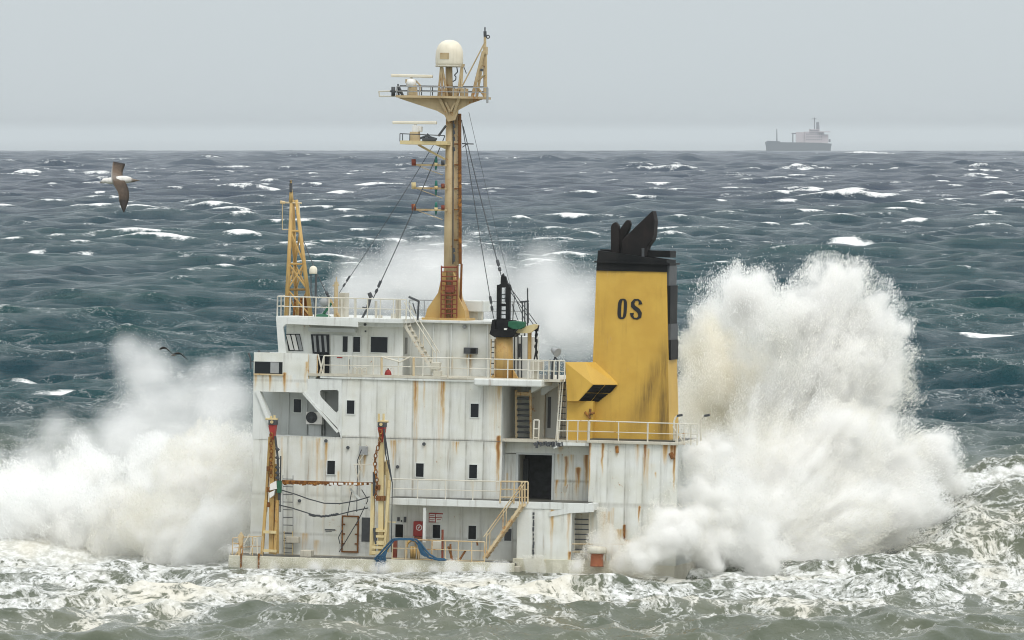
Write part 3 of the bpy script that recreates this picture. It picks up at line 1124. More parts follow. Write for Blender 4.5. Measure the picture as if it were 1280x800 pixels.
pbar(mb, (578, 184), (584, 180), YM, 0.02)
mb.build('spreader', 'charcoal', main_mast)

for py, cols in ((206, ('red_rust', 'teal')), (235, ('pale_yellow', 'teal')), (262, ('red_rust', 'teal'))):   # signal arms
    mb = MB()
    mb.beam(S(515.5, py, YM - .3), S(559, py + 0.6, YM - .3), 0.085, 0.10)
    mb.beam(S(523, py + 1.5, YM - .3), S(553, py + 12.5, YM - .3), 0.03, 0.03)
    mb.build('signal_arm', 'buff', main_mast)
    mb = MB()
    pbar(mb, (517, py - 7), (517.3, py + 1), YM - .35, 0.10, n=10)
    mb.build('signal_lamp', cols[0], main_mast)
    mb = MB()
    c = S(545, py, YM - .35)
    mb.lathe(c, [(0.03, -0.22 if py != 235 else -0.33), (0.05, -0.1), (0.05, 0.05), (0.07, 0.10), (0.055, 0.30), (0.02, 0.34)], 10)
    mb.build('signal_lamp', cols[1], main_mast)
    mb = MB()
    c = S(545, py, YM - .36)
    mb.lathe(c, [(0.08, -0.06), (0.08, 0.09)], 10)
    mb.build('lamp_holder', 'pale_yellow', main_mast)
    mb = MB()
    pbar(mb, (553.5, py - 5.5), (553.7, py), YM - .35, 0.08, n=10)
    mb.build('signal_lamp', 'red_rust' if py > 210 else 'charcoal', main_mast)

STAYS = [((545, 176), (424, 366), YM, 1.2, .020), ((556, 170), (466, 374), YM, 1.0, .030), ((577, 150), (617, 398), YM, 1.4, .026), ((579, 158), (627, 346), YM, 1.2, .030),
         ((586, 140), (640, 366), YM, 2.0, .013), ((376, 292), (412, 374), 3.0, 1.6, .028)]
for a, b, ya, yb, r_ in STAYS:
    mb = MB()
    p, q = S(a[0], a[1], ya), S(b[0], b[1], yb)
    pts = [p.lerp(q, t) - Vector((0, 0, 0.12 * math.sin(math.pi * t))) for t in np.linspace(0, 1, 9)]
    mb.path(pts, r_ * .72, n=5)
    if r_ > 0.019:
        t = 0.89
        mb.bar(p.lerp(q, t), p.lerp(q, t + .035), r_ * 2.3)
        mb.bar(p.lerp(q, t + .05), p.lerp(q, t + .07), r_ * 2.3)
    mb.build('stay_wire', 'wire', ship)
# ------------------------------------------------------------------ promenade deck: slab, railing, posts
mb = MB()
pbox(mb, 486, 625.8, 742, 634.6, -1.2, 9)
pd = mb.build('promenade_deck', 'white', ship, bevel=0.02)
mb = MB()
pbox(mb, 487, 624.9, 735, 625.9, -1.15, 8.9)
mb.build('deck_covering', 'deck', pd)
mb = MB()
pplate(mb, [[(686, 640), (742, 629), (742, 640), (712, 641.5), (686, 646)]], -1.21, -1.13)
mb.build('corner_plate', 'white', pd)
railing('promenade_railing', (488, 598.6), (626, 602), -1.15, 27, 5, ship, mids=(0.45, 0.95))
railing('stair_head_railing', (626, 601.8), (660, 602.2), -1.2, 27, 3, ship, mids=(0.36, 0.72), mat='rail_rust', r=0.03)
mb = MB()
for px in (652, 656):
    pbar(mb, (px, 602), (px, 627.5), -1.2, 0.035)
mb.build('stair_gate', 'rail_rust', ship, pieces=True)
stairway('lower_stair', (653, 630), (604, 698.5), -1.9, 0.65, ship, steps=11, rail_px=27, mat='rail_rust', label='rusty cream stair from the promenade deck down to the main deck')
mb = MB()
pbox(mb, 528.6, 634.5, 532, 678, -1.15, -1.0)
mb.build('deck_pillar', 'white', ship)
railing('main_deck_railing', (491, 673.8), (606, 677.5), -1.95, 25, 8, ship, mids=(0.45, 0.97), mat='rail_rust')
mb = MB()
for a, b in (((560, 683), (566, 700)), ((575, 699), (582, 688)), ((596, 676), (597, 682)), ((563, 680), (564, 700))):
    pbar(mb, a, b, -1.9, 0.045)
mb.build('rail_stanchion', 'rust', ship, pieces=True)
mb = MB()
pbar(mb, (553.2, 662), (553, 700), -1.9, 0.05)
mb.build('red_post', 'red_rust', ship)

# lower block that stands out to the ship's side
lb = MB()
pbox(lb, 647, 634.8, 714, 720, -1.14, 0.5)
lbo = lb.build('lower_block', 'inner', ship)
wall('lower_plating', 646, 714, 634.5, 720, -1.17, lbo, streaks=[(690, 637, 705, 3, .55), (711, 640, 700, 2.5, .6), (700, 637, 660, 2, .25), (712, 690, 706, 3, .9)],
     vseams=[(666.5, 1.0), (643, .3), (689, .25)], hseams=[(708, .5)], foot=0.35)
mb = MB()
for i in range(16):
    py = 640 + i * 4.6 + random.uniform(-1, 1)
    pbox(mb, 665.6 + random.uniform(-.5, .5), py, 667.3 + random.uniform(0, .8), py + random.uniform(2, 5), -1.2, -1.17)
mb.build('weld_scar', 'charcoal', lbo)
mb = MB()
for (a, b, c_, d) in ((618, 708, 640, 712), (640, 708, 649, 716), (600, 702, 604, 707)):
    pbox(mb, a, b, c_, d, -1.9, -1.4)
mb.build('fender', 'cream', ship, bevel=0.03, pieces=True)

# small things on the recessed lower wall
mb = MB()
pbox(mb, 516.5, 651.8, 528, 670.5, -0.35, 0.02)
fb = mb.build('fire_hose_box', 'red', ship, 'red fire hose box with a white round emblem', bevel=0.02)
mb = MB()
c = S(523.8, 659.4, -0.36)
mb.lathe(c, [(0.135, -0.008), (0.135, 0.01)], 18, axis='y')
em = mb.build('emblem', 'sign', fb)
mb = MB()
mb.lathe(c, [(0.10, -0.014), (0.10, -0.004)], 16, axis='y')
mb.build('emblem_disc', 'red', fb)
mb = MB()
u = 0.075
mb.beam(c + Vector((-u * .5, -.018, -u)), c + Vector((u * .4, -.018, u)), 0.022, 0.008)
mb.beam(c + Vector((-u * .2, -.018, u * .9)), c + Vector((u * .9, -.018, u * .8)), 0.02, 0.008)
mb.beam(c + Vector((-u * .7, -.018, u * .1)), c + Vector((u * .7, -.018, -u * .1)), 0.02, 0.008)
mb.build('emblem_mark', 'sign', fb)
mb = MB()
pbox(mb, 517.5, 670.8, 526.5, 676, -0.3, 0.02)
mb.build('box_base', 'orange', fb)
mb = MB()
pplate(mb, [[(536.2, 641.3), (553.8, 641.8), (552.5, 651.5), (545, 653), (536, 653)]], -0.03, 0.0)
sg = mb.build('notice_board', 'sign', ship, 'pale notice board with faded red lettering')
mb = MB()
for (a, b, c_, d) in ((536.4, 641.2, 553.6, 642.8), (536, 646.5, 552.6, 647.5), (544, 642.5, 545, 652.5), (537.5, 644.2, 543, 645), (546.5, 644.6, 552, 645.4), (537.2, 649.3, 543.2, 650), (546, 649.2, 551, 650),
                      (536, 651.8, 545, 653), (536, 641.5, 536.8, 653)):
    pbox(mb, a, b, c_, d, -0.036, -0.03)
mb.build('board_lettering', 'red', sg)
mb = MB()
for (a, b, c_, d) in ((496.5, 646.5, 499.6, 651.5), (501, 650, 502.6, 652.5), (504.6, 646, 507.8, 653)):
    pbox(mb, a, b, c_, d, -0.02, 0.0)
mb.build('notice_board', 'charcoal', ship, 'small dark placards above the lower window')
mb = MB()
pbox(mb, 538.5, 676.5, 552, 687, -1.0, -0.5)
mb.build('deck_locker', 'cream', ship, bevel=0.03)
mb = MB()
c = S(516.5, 699, -1.5)
for px in (507.5, 514.5, 518, 523):
    pbar(mb, (px, 682 + abs(px - 516) * .6), (px, 699), -1.5, 0.06, n=8)
k = [S(516 + 8 * math.cos(t), 684 - 9 * math.sin(t), -1.5) for t in np.linspace(0, math.pi, 9)]
mb.path(k, 0.06, n=6)
mb.build('mooring_fairlead', 'post_yellow', ship)
mb = MB()
pbox(mb, 491, 676, 495.5, 697, -1.6, -1.4)
mb.build('hydrant', 'red_rust', ship)

# rusty gangway beam and slack lines between the davits
mb = MB()
pbox(mb, 352.5, 601.8, 466, 604.8, -1.25, -1.05)
for i in range(60):
    a = 353 + i * 1.87
    pbox(mb, a, 603, a + 1.5, 605 + random.uniform(0, 2.3), -1.28, -1.0)
gw = mb.build('gangway_beam', 'rust', ship, 'rusty horizontal beam across the side')
mb = MB()
for a, b in ((412, 416), (417.5, 421), (423, 429), (432, 434), (436, 439), (442, 446), (450, 451.5), (455, 458), (461, 464)):
    pbox(mb, a, 603.4, b, 606, -1.31, -1.27)
mb.build('paint_remnant', 'sign', gw)
mb = MB()
mb.beam(S(437.5, 611, -1.0), S(466, 641, -1.2), 0.09, 0.05)
mb.build('strut', 'white', gw)
for pts, r_ in (([(350, 612), (370, 618), (385, 623.5), (405, 629), (425, 629.5), (445, 626), (462, 621)], .025), ([(348, 631), (365, 635), (390, 643), (402, 645.5), (420, 644), (440, 639), (460, 635)], .025)):
    mb = MB()
    mb.path([S(x, y, -1.35) for x, y in pts], r_)
    if pts[0][0] == 348:
        for i in range(16):
            x = 386 + i * 2.3
            y = 642.2 + 2.9 * math.sin((i + 2) / 17 * math.pi)
            pbar(mb, (x, y + random.uniform(-.6, .6)), (x + 2.6, y + random.uniform(-.6, .9)), -1.35, 0.045)
    mb.build('slack_line', 'wire', ship)
mb = MB()
for pts in ([(440, 612), (434, 645)], [(452, 612), (460, 625), (448, 650), (424, 690)], [(428, 662), (423, 672), (425, 680)], [(446, 640), (447, 575), (452, 562)]):
    mb.path([S(x, y, -0.8) for x, y in pts], 0.02, n=5)
mb.build('hanging_line', 'wire', ship)
ladder('side_ladder', (360, 594), (360, 690), -0.15, 13, 10, ship, mat='grey')
ladder('deck_ladder', (360.5, 664), (360.5, 694), -0.5, 11, 5, ship, mat='pale_yellow')
mb = MB()
pbox(mb, 357, 671, 373, 679, -0.6, -0.2)
pbox(mb, 375, 688, 388.5, 696.5, -1.6, -1.0)
mb.build('deck_crate', 'cream', ship, bevel=0.03, pieces=True)
mb = MB()
for a, b in (((312.5, 693), (319, 673)), ((321, 672), (322, 693)), ((318, 672), (321, 672)), ((300, 688), (312, 668))):
    pbar(mb, a, b, -1.9, 0.03)
mb.build('deck_stand', 'railing', ship)
mb = MB()
pbar(mb, (302, 668), (298.5, 697), -1.9, 0.07)
pplate(mb, [[(297.5, 670), (301, 665), (304, 670), (302.5, 684), (299, 686)]], -1.98, -1.85)
pbar(mb, (292, 679), (300, 680), -1.9, 0.03)
pbar(mb, (303, 682), (294, 695), -1.9, 0.035)
mb.build('rail_fitting', 'rail_rust', ship)
railing('main_deck_railing', (291, 672.5), (328, 670), -1.9, 25, 4, ship, mids=(0.5,), mat='rail_rust', r=0.018)
mb = MB()
pbox(mb, 449, 558, 458.5, 568.5, -0.25, 0.0)
mb.build('deck_floodlight', 'grey', ship)
mb = MB()
for a, b in (((448, 575), (455, 596)), ((455, 568), (447, 580)), ((442, 581), (466, 581)), ((443, 581), (449, 603)), ((452, 581), (447, 598))):
    pbar(mb, a, b, -0.9, 0.018)
mb.build('wire_frame', 'railing', ship)

# ------------------------------------------------------------------ davits


def davit(dx, dy, kind):
    y = -1.7
    X = lambda v: v + dx
    mb = MB()
    if kind == 0:
        mb.beam(S(337.5, 546, y), S(332.0, 640, y), 0.10, 0.2)
        mb.beam(S(341, 546, y), S(339.5, 692, y), 0.20, 0.25)
        mb.beam(S(346, 580, y + .1), S(346.5, 692, y + .1), 0.12, 0.2)
        mb.beam(S(332.5, 625, y - .15), S(327.5, 693, y - .15), 0.12, 0.12)
        mb.beam(S(347, 625, y - .15), S(343.5, 693, y - .15), 0.12, 0.12)
    else:
        mb.beam(S(477, 546, y), S(476.6, 690, y), 0.22, 0.25)
        mb.beam(S(466.5, 605, y), S(464.5, 694, y), 0.15, 0.2)
        mb.beam(S(484.5, 575, y + .1), S(484, 690, y + .1), 0.14, 0.2)
        mb.beam(S(471, 660, y - .1), S(467, 694, y - .1), 0.12, 0.12)
        mb.beam(S(487, 600, y - .15), S(480, 694, y - .15), 0.11, 0.12)
    d = mb.build('davit', 'post_yellow' if kind == 0 else 'pale_yellow', ship, 'rusty yellow boat davit with red head and chains')
    top = (340, 525) if kind == 0 else (476.5, 528)
    mb = MB()
    tx, ty = top
    pbox(mb, tx - 4.3, ty, tx + 4.3, ty + 8, y - .15, y + .2)
    pplate(mb, [[(tx - 4.5, ty + 8), (tx + 4.2, ty + 8), (tx + 1.8, ty + 25), (tx - 1.5, ty + 22)]], y - .17, y + .15)
    hd = mb.build('davit_head', 'red', d)
    mb = MB()
    pbox(mb, tx - 4.6, ty - .2, tx + 4.6, ty + 6, y - .18, y + .22)
    mb.build('head_block', 'charcoal', d)
    mb = MB()
    pbox(mb, tx - 5, ty - 2, tx + 5, ty, y - .15, y + .2)
    for o in ((-3, 11), (3, 11)) if kind else ((-1, 5), (3, 6)):
        pbar(mb, (tx + o[0], ty - o[1]), (tx + o[0], ty - 1), y, 0.05)
    pbar(mb, (tx - 8 if kind == 0 else tx, ty - 1.5), (tx + (2 if kind == 0 else 9), ty - 1), y, 0.05)
    c = S(tx - .3, ty + 2.5, y - .2)
    mb.lathe(c, [(0.07, -0.03), (0.07, 0.03)], 10, axis='y')
    mb.build('head_fitting', 'pale_yellow', d)
    mb = MB()                                      # chain of alternating links
    n = 11 if kind == 0 else 17
    for i in range(n):
        cx = tx - 1.0 + (0.3 * math.sin(i * 1.7) if kind == 0 else -5.5 * sstep(0, 6, i) + 1.2 * math.sin(i * .6))
        cy = ty + 19 + i * 5.0 if kind == 0 else ty + 12 + i * 5.0
        w_ = 0.065 if i % 2 == 0 else 0.02
        k = []
        for t in np.linspace(0, 2 * math.pi, 9):
            c = S(cx, cy, y - .25)
            k.append(c + Vector((w_ * math.cos(t), (0.085 - w_) * math.cos(t) * .7, 0.11 * math.sin(t))))
        mb.path(k, 0.026, n=5)
    mb.build('chain', 'rust', d)
    mb = MB()
    if kind == 0:
        pbar(mb, (344, 545), (347.5, 575), y - .2, 0.05)
        pbar(mb, (347, 575), (349, 625), y - .2, 0.055)
        pbar(mb, (351, 570), (350, 640), y - .1, 0.03)
        for py in (560, 571, 583, 590, 596):
            pbar(mb, (345, py), (348.5, py + 3), y - .22, 0.07)
    else:
        pbar(mb, (480, 536), (489.5, 600), y - .2, 0.03)
        pbar(mb, (480, 536), (482, 568), y - .2, 0.04)
        pbar(mb, (482, 568), (490.5, 604), y - .2, 0.025)
        pbar(mb, (490.5, 604), (489, 690), y - .2, 0.02)
        pbar(mb, (467.5, 590), (468, 620), y - .2, 0.06)
        pbar(mb, (468, 660), (470, 680), y - .2, 0.07)
    mb.build('fall_wire', 'wire', d)
    mb = MB()
    if kind == 0:
        pplate(mb, [[(337.5, 605), (345, 601), (346, 611), (337, 613)]], y - .35, y - .12)
        pplate(mb, [[(336.5, 616), (343.5, 612.5), (342, 619), (337, 623)]], y - .35, y - .12)
    else:
        pbox(mb, 469.5, 662, 481.5, 665, y - .25, y)
        pbox(mb, 469, 669, 480, 672, y - .25, y)
        pbox(mb, 468, 676, 480, 681, y - .25, y)
        pbox(mb, 483.5, 652, 494.5, 653.2, y - .1, y)
    mb.build('cross_plate', 'sign' if kind == 0 else 'pale_yellow', d, pieces=True)
    mb = MB()
    if kind == 0:
        for py in (663.5, 687):
            pbox(mb, 329, py, 345, py + 3.4, y - .3, y - .1)
    else:
        pbox(mb, 464.5, 689, 480, 693, y - .3, y - .1)
        pbox(mb, 465, 683, 479, 686, y - .3, y - .1)
    mb.build('rung', 'pale_yellow', d, pieces=True)
    if kind == 0:
        mb = MB()
        pbox(mb, 346, 601, 350.5, 616, y - .3, y - .05)
        mb.build('sheave_cover', 'green', d)
        mb = MB()
        for py in (583, 609, 628):
            pbox(mb, 333, py, 337, py + 6, y - .2, y + .1)
        mb.build('clamp', 'rust', d, pieces=True)
    else:
        mb = MB()
        for a, b in ((470, 606), (470, 620), (475.5, 620)):
            pbox(mb, a, b, a + 5, b + 6, y - .22, y + .1)
        mb.build('clamp', 'rust', d, pieces=True)
    return d


davit(0, 0, 0)
davit(0, 0, 1)

# ------------------------------------------------------------------ alcove between house and aft block
YA = 0.8
al = MB()
pbox(al, 626, 478, 737, 556, 2.85, 10)             # upper alcove back wall
pbox(al, 690, 566, 737, 630, YA + .02, 9)
pbox(al, 627, 556, 736, 567.5, YA + .02, 9)
pbox(al, 627, 567, 645.5, 630, YA + .02, 9)
pbox(al, 645, 560, 692, 630, 3.6, 9)
alo = al.build('engine_casing', 'cream', ship)
wall('casing_wall', 691.6, 737, 566, 629, YA, alo, mat='white_wall', streaks=[(708, 570, 628, 3, .85), (722, 585, 628, 3.5, .9), (696, 600, 628, 2.5, .7), (733, 556, 628, 3.5, 1.0), (715, 568, 600, 3, .4), (698, 568, 590, 2, .4)],
     vseams=[(702, .5), (716, .5), (729, .4)], hseams=[(602, .8)], foot=.4)
wall('casing_wall', 626.5, 737, 552.5, 567.2, YA - .01, alo, streaks=[(633, 553, 568, 3, .4), (700, 556, 568, 5, .45), (660, 556, 567, 10, .2)], topdirt=.5)
wall('casing_wall', 627, 645.8, 567, 629, YA, alo, streaks=[(629, 567, 628, 2.5, .8), (634, 590, 628, 2, .4)], vseams=[(634, .6), (639, .6)])
wall('casing_wall', 640, 705, 479, 554, 2.83, alo, mat='white_wall', streaks=[(650, 480, 552, 5, .25), (690, 500, 552, 5, .25)], vseams=[(668, .6), (690, .5)], topdirt=.8)
x0, x1, z0, z1 = span(646, 568.5, 691.5, 628, YA)
mb = MB()
mb.box(x0 - .04, x0 + .06, YA - .06, YA + .3, z0, z1).box(x1 - .06, x1 + .04, YA - .06, YA + .3, z0, z1).box(x0 - .04, x1 + .04, YA - .06, YA + .3, z1, z1 + .08)
dw = mb.build('doorway', 'inner', ship, 'large dark open doorway in the engine casing')
mb = MB()
mb.box(x0, x1, 2.5, 2.6, z0, z1)
mb.build('doorway_back', 'dark', dw)
mb = MB()
pbox(mb, 650, 574, 660, 628, 2.2, 2.45)
mb.build('inner_locker', 'charcoal', dw)
mb = MB()
pbox(mb, 626.5, 549.8, 745, 553.4, 0.1, 9)
ud = mb.build('casing_deck', 'cream', ship)
mb = MB()                                          # ragged lashings under the deck edge
for i in range(16):
    a = 668 + i * 2.3
    pbar(mb, (a, 552.5 + random.uniform(-1, 1)), (a + random.uniform(-2, 2), 556 + random.uniform(0, 4)), 0.05, random.uniform(.03, .07))
mb.build('pipe_bracket', 'charcoal', ud)
mb = MB()
pplate(mb, [[(692, 552.5), (736, 554), (736, 557.5), (702, 557), (692, 561)]], 0.02, 0.14)
mb.build('edge_plate', 'white', ud)
# bulkheads seen edge-on
mb = MB()
pbox(mb, 664.5, 484, 680.5, 553, 2.1, 2.75)
mb.build('ventilation_trunk', 'cream', ship)
mb = MB()
pplate(mb, [[(664, 476.5), (678, 476), (680, 480), (676.5, 484), (664, 491)]], 1.0, 2.9)
mb.build('deck_bracket', 'white', ship)
mb = MB()
pbox(mb, 678, 479.5, 701, 553, 2.4, 2.85)
vp = mb.build('vent_casing', 'inner', ship)
mb = MB()
pbox(mb, 684.5, 496, 688.5, 535, 2.38, 2.41)
mb.build('slit', 'charcoal', vp)
mb = MB()
pplate(mb, [[(676, 477.5), (699.5, 478), (698, 482), (686, 489), (680, 494), (676, 494)]], 1.6, 1.75)
mb.build('deck_bracket', 'inner', ship)
ladder('casing_stair', (654, 487.5), (654.5, 551), 1.5, 18.5, 9, ship, mat='rail_rust', r=0.06)
mb = MB()
pbox(mb, 646, 490, 663, 494.5, 1.45, 1.6)
mb.build('stair_head', 'rail_rust', ship)
ladder('funnel_ladder', (703, 476), (703, 550), 1.2, 10, 10, ship, mat='railing', r=0.025)
mb = MB()
for a, b in (((701, 476), (694.5, 553)), ((704, 476), (697.5, 553))):
    pbar(mb, a, b, 0.7, 0.028)
mb.build('ladder_rail', 'railing', ship)

# ------------------------------------------------------------------ aft block
ab = MB()
pbox(ab, 735.5, 553, 845.5, 720, 0.06, 5)
abo = ab.build('aft_block', 'inner', ship)
wall('aft_plating', 735, 846, 553, 722, 0.0, abo, streaks=[(736.5, 554, 628, 2.2, 1.0), (753.5, 554, 600, 1.8, .9), (752, 555, 560, 3, .5), (771.5, 556, 574, 3, .7), (797, 555, 590, 3, .55), (806.5, 555, 610, 2.5, .95), (810, 560, 625, 3, .45),
                                                           (832, 555, 585, 4, .75), (840, 555, 580, 2.5, .95), (843.5, 553, 620, 2.2, 1.0), (820, 590, 600, 1.5, .5), (799, 632, 660, 1.6, .95), (780, 656, 676, 1.6, 1.0),
                                                           (775, 660, 690, 10, .5), (766, 635, 700, 3, .35), (815, 580, 600, 6, .2), (741, 630, 700, 3, .25), (757, 640, 715, 9, .45), (785, 676, 720, 8, .5), (748, 690, 722, 9, .6), (830, 640, 700, 8, .3)],
     vseams=[(758.5, .55), (780.5, .75), (802.5, .6), (825, .4), (746, .25)], hseams=[(632, .75)], foot=.5, topdirt=.4)
mb = MB()
pbox(mb, 733.5, 551.4, 847, 555.2, -0.12, 5)
mb.build('deck_edge', 'cream', abo, bevel=.02)
mb = MB()
pbox(mb, 737, 549.6, 845, 551.3, 0.1, 4.8)
mb.build('deck_covering', 'deck', abo)
mb = MB()
pbar(mb, (771, 558), (771.5, 566), -0.03, 0.07)
pbar(mb, (838, 566), (841.5, 573), -0.03, 0.10)
pbox(mb, 779.2, 656, 781.5, 676, -0.05, 0.02)
mb.build('scupper', 'rust', abo, pieces=True)
railing('casing_railing', (697, 525.6), (735.5, 526.0), 0.05, 26, 4, ship, mids=(0.5,))
railing('casing_railing', (736.5, 526), (847, 529.5), -0.05, 26, 4, ship, mids=(0.5,))
railing('casing_railing', (737.5, 526), (845, 529.5), -0.0, 26, 4, ship, mids=(0.98,), r=.018)
railing('casing_railing', (847, 529.4), (872, 530.5), -0.05, 26, 4, ship, mids=(0.47,), r=.02)
railing('stair_railing', (667.5, 525), (674, 525.2), 0.3, 26, 2, ship, mids=(0.42, 0.85), r=.028)
mb = MB()
pbar(mb, (841, 533), (853, 551), -0.02, 0.03)
for px, b in ((842.5, 551), (880 - 4, 551)):
    k = [S(px + 8 * (1 - math.cos(t)), 528 - 9 * math.sin(t), 0.2) for t in np.linspace(0, 1.35, 6)]
    mb.path([S(px, b, 0.2)] + k, 0.04)
lamp_posts = mb.build('deck_lamp_post', 'railing', ship)
mb = MB()
for px in (849, 883):
    mb.beam(S(px - 2.5, 519.8, 0.2), S(px + 4, 518.8, 0.2), 0.10, 0.16)
mb.build('lamp_head', 'charcoal', lamp_posts)

# recess with the ladder, right of the lower block
ladder('recess_ladder', (727, 646), (727.5, 690), -0.5, 19, 7, ship, mat='cream', r=.035)
mb = MB()
pbox(mb, 713.5, 641, 735.5, 712, -0.25, 0.2)
mb.build('recess_wall', 'cream', ship)
mb = MB()
for px in (757, 765, 774, 785):
    pbar(mb, (px, 679), (px, 702), -0.9, 0.025)
pbar(mb, (712, 680), (788, 680.5), -0.9, 0.025)
pbar(mb, (712, 690), (788, 690.5), -0.9, 0.02)
mb.build('main_deck_railing', 'rail_rust', ship)

# ------------------------------------------------------------------ intake cowl and base
mb = MB()
pbox(mb, 708.3, 501, 741, 552, 0.75, 1.6)
cow = mb.build('intake_cowl', 'yellow', ship, 'yellow slanted air intake with a dark four pane louvre')
mb = MB()
A = [S(706.5, 452.6, .5), S(730.4, 452.6, .7), S(741.2, 480.6, .45), S(722.3, 501.4, .45), S(709, 501.4, .5)]
B = [S(740, 453, 1.9), S(763.2, 453.2, 2.1), S(772.4, 480.8, 1.2), S(754.2, 503, 1.5), S(735, 503, 1.9)]
V = [tuple(p) for p in A + B]
mb.add(V, [(0, 1, 2), (0, 2, 3), (0, 3, 4), (1, 6, 7, 2), (2, 7, 8, 3), (0, 5, 6, 1), (4, 3, 8, 9), (5, 9, 8, 7), (5, 7, 6), (0, 4, 9, 5)])
hood = mb.build('hood', 'yellow', cow)
n_ = (A[3] - A[2]).cross(B[2] - A[2]).normalized()
if n_.y > 0:
    n_ = -n_


def louv(u, v):
    a = A[2].lerp(A[3], v); b = B[2].lerp(B[3], v)
    return a.lerp(b, u)


for u0, u1 in ((.03, .475), (.525, .97)):
    for v0, v1 in ((.03, .475), (.525, .97)):
        mb = MB()
        q = [louv(u0, v0), louv(u1, v0), louv(u1, v1), louv(u0, v1)]
        f = [p + n_ * .015 for p in q]
        g = [p - n_ * .03 for p in q]
        mb.add(f + g, [(0, 1, 2, 3), (7, 6, 5, 4), (0, 4, 5, 1), (1, 5, 6, 2), (2, 6, 7, 3), (3, 7, 4, 0)])
        for k in range(5):
            t = (k + .5) / 5
            mb.bar(q[0].lerp(q[3], t) + n_ * .02, q[1].lerp(q[2], t) + n_ * .02, .012, n=4)
        mb.build('louvre_panel', 'black', hood)
mb = MB()
for a, b in (((733, 518), (738, 523)), ((738, 511), (737, 519)), ((738, 517), (743, 516)), ((735, 520), (731, 515))):
    pbar(mb, a, b, .72, .05)
mb.build('bent_bracket', 'rust', cow)

# ------------------------------------------------------------------ funnel
YF = 1.2
DF = 2.3
P = lambda a, b, y: S(a, b, y)
fl, fr = (737.0, 552.0), (836.5, 552.0)
tl, tr = (745.6, 337.5), (833.3, 339.5)
nx, nz = 150, 110
u, v = np.meshgrid(np.linspace(0, 1, nx), np.linspace(0, 1, nz))
c0, c1, c2, c3 = (np.array(P(p[0], p[1], YF + (0.25 if p[1] < 400 else 0))) for p in (fl, fr, tr, tl))
pts = ((1 - u) * (1 - v))[..., None] * c0 + (u * (1 - v))[..., None] * c1 + (u * v)[..., None] * c2 + ((1 - u) * v)[..., None] * c3
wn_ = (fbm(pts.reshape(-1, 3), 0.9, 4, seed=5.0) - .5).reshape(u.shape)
grime_shadow = 1.1 * np.exp(-((u - 0.955 + 0.05 * (0.62 - v)) / (0.07 + .05 * np.clip(.6 - v, 0, 1))) ** 2) * sstep(0.68, 0.52, v) * (0.55 + wn_)
grime_shadow = np.maximum(grime_shadow, 0.85 * np.exp(-((u - (0.98 - 0.75 * np.clip(0.62 - v, 0, 1))) / (0.12)) ** 2) * sstep(.66, .35, v) * np.clip(.7 + 1.6 * wn_, 0, 1) * sstep(-.05, .2, v))  # diagonal shadow across the funnel front, painted in with the soot
grime_shadow = np.maximum(grime_shadow, 0.35 * np.exp(-((1 - v) / 0.03)) * np.clip(.5 + 3 * wn_, 0, 1))
rustf = 0.45 * np.exp(-((u - .16) / .012) ** 2) * sstep(.93, 1.0, v) + 0.25 * np.exp(-v / .05) * np.clip(.4 + 3 * wn_, 0, 1)
for (du, dv) in ((.19, .58), (.22, .40), (.47, .42), (.23, .60)):
    rustf = np.maximum(rustf, 0.7 * np.exp(-((u - du) / .008) ** 2 - ((v - dv) / .012) ** 2))
pts[..., 1] += 0.03 * wn_
fm = MB()
back = [P(fl[0], fl[1], YF) + Vector((0, DF, 0)), P(fr[0], fr[1], YF) + Vector((0, DF, 0)), P(tr[0], tr[1], YF + .25) + Vector((0, DF - .4, 0)), P(tl[0], tl[1], YF + .25) + Vector((0, DF - .4, 0))]
front = [Vector(c) + Vector((0, .02, 0)) for c in (c0, c1, c2, c3)]
fm.add([tuple(p) for p in front + back], [(0, 1, 2, 3), (1, 5, 6, 2), (5, 4, 7, 6), (4, 0, 3, 7), (3, 2, 6, 7), (0, 4, 5, 1)])
funnel = fm.build('funnel', 'yellow', ship, 'tall yellow funnel with a black top and black letters')
grid_mesh('front_plate', pts, nx, nz, 'yellow', funnel, {'rust': rustf, 'grime_shadow': grime_shadow}, smooth=True)


def onfunnel(px, py, dy=0.0):
    t = (552 - py) / (552 - 338.5)
    return S(px, py, YF + 0.25 * t + dy)


mb = MB()                                          # black top band
def quadbox(mb, q, depth, back_in=0.0):
    f = [Vector(p) for p in q]
    b = [p + Vector((0, depth, 0)) for p in f]
    mb.add([tuple(p) for p in f + b], [(0, 1, 2, 3), (1, 5, 6, 2), (5, 4, 7, 6), (4, 0, 3, 7), (3, 2, 6, 7), (0, 4, 5, 1)])
quadbox(mb, [S(745.2, 338.2, YF + .2), S(833.8, 340, YF + .2), S(833.5, 325, YF + .2), S(747.5, 313, YF + .2)], DF - .2)
quadbox(mb, [S(742.5, 328, YF + .1), S(846 - 9, 331, YF + .1), S(846 - 9, 329, YF + .1), S(742.5, 326.4, YF + .1)], DF + .1)
cap = mb.build('funnel_top', 'black', funnel)
mb = MB()
pbox(mb, 750, 312.5, 838, 321, YF + .6, YF + 1.9)
mb.build('top_plate', 'black', funnel)
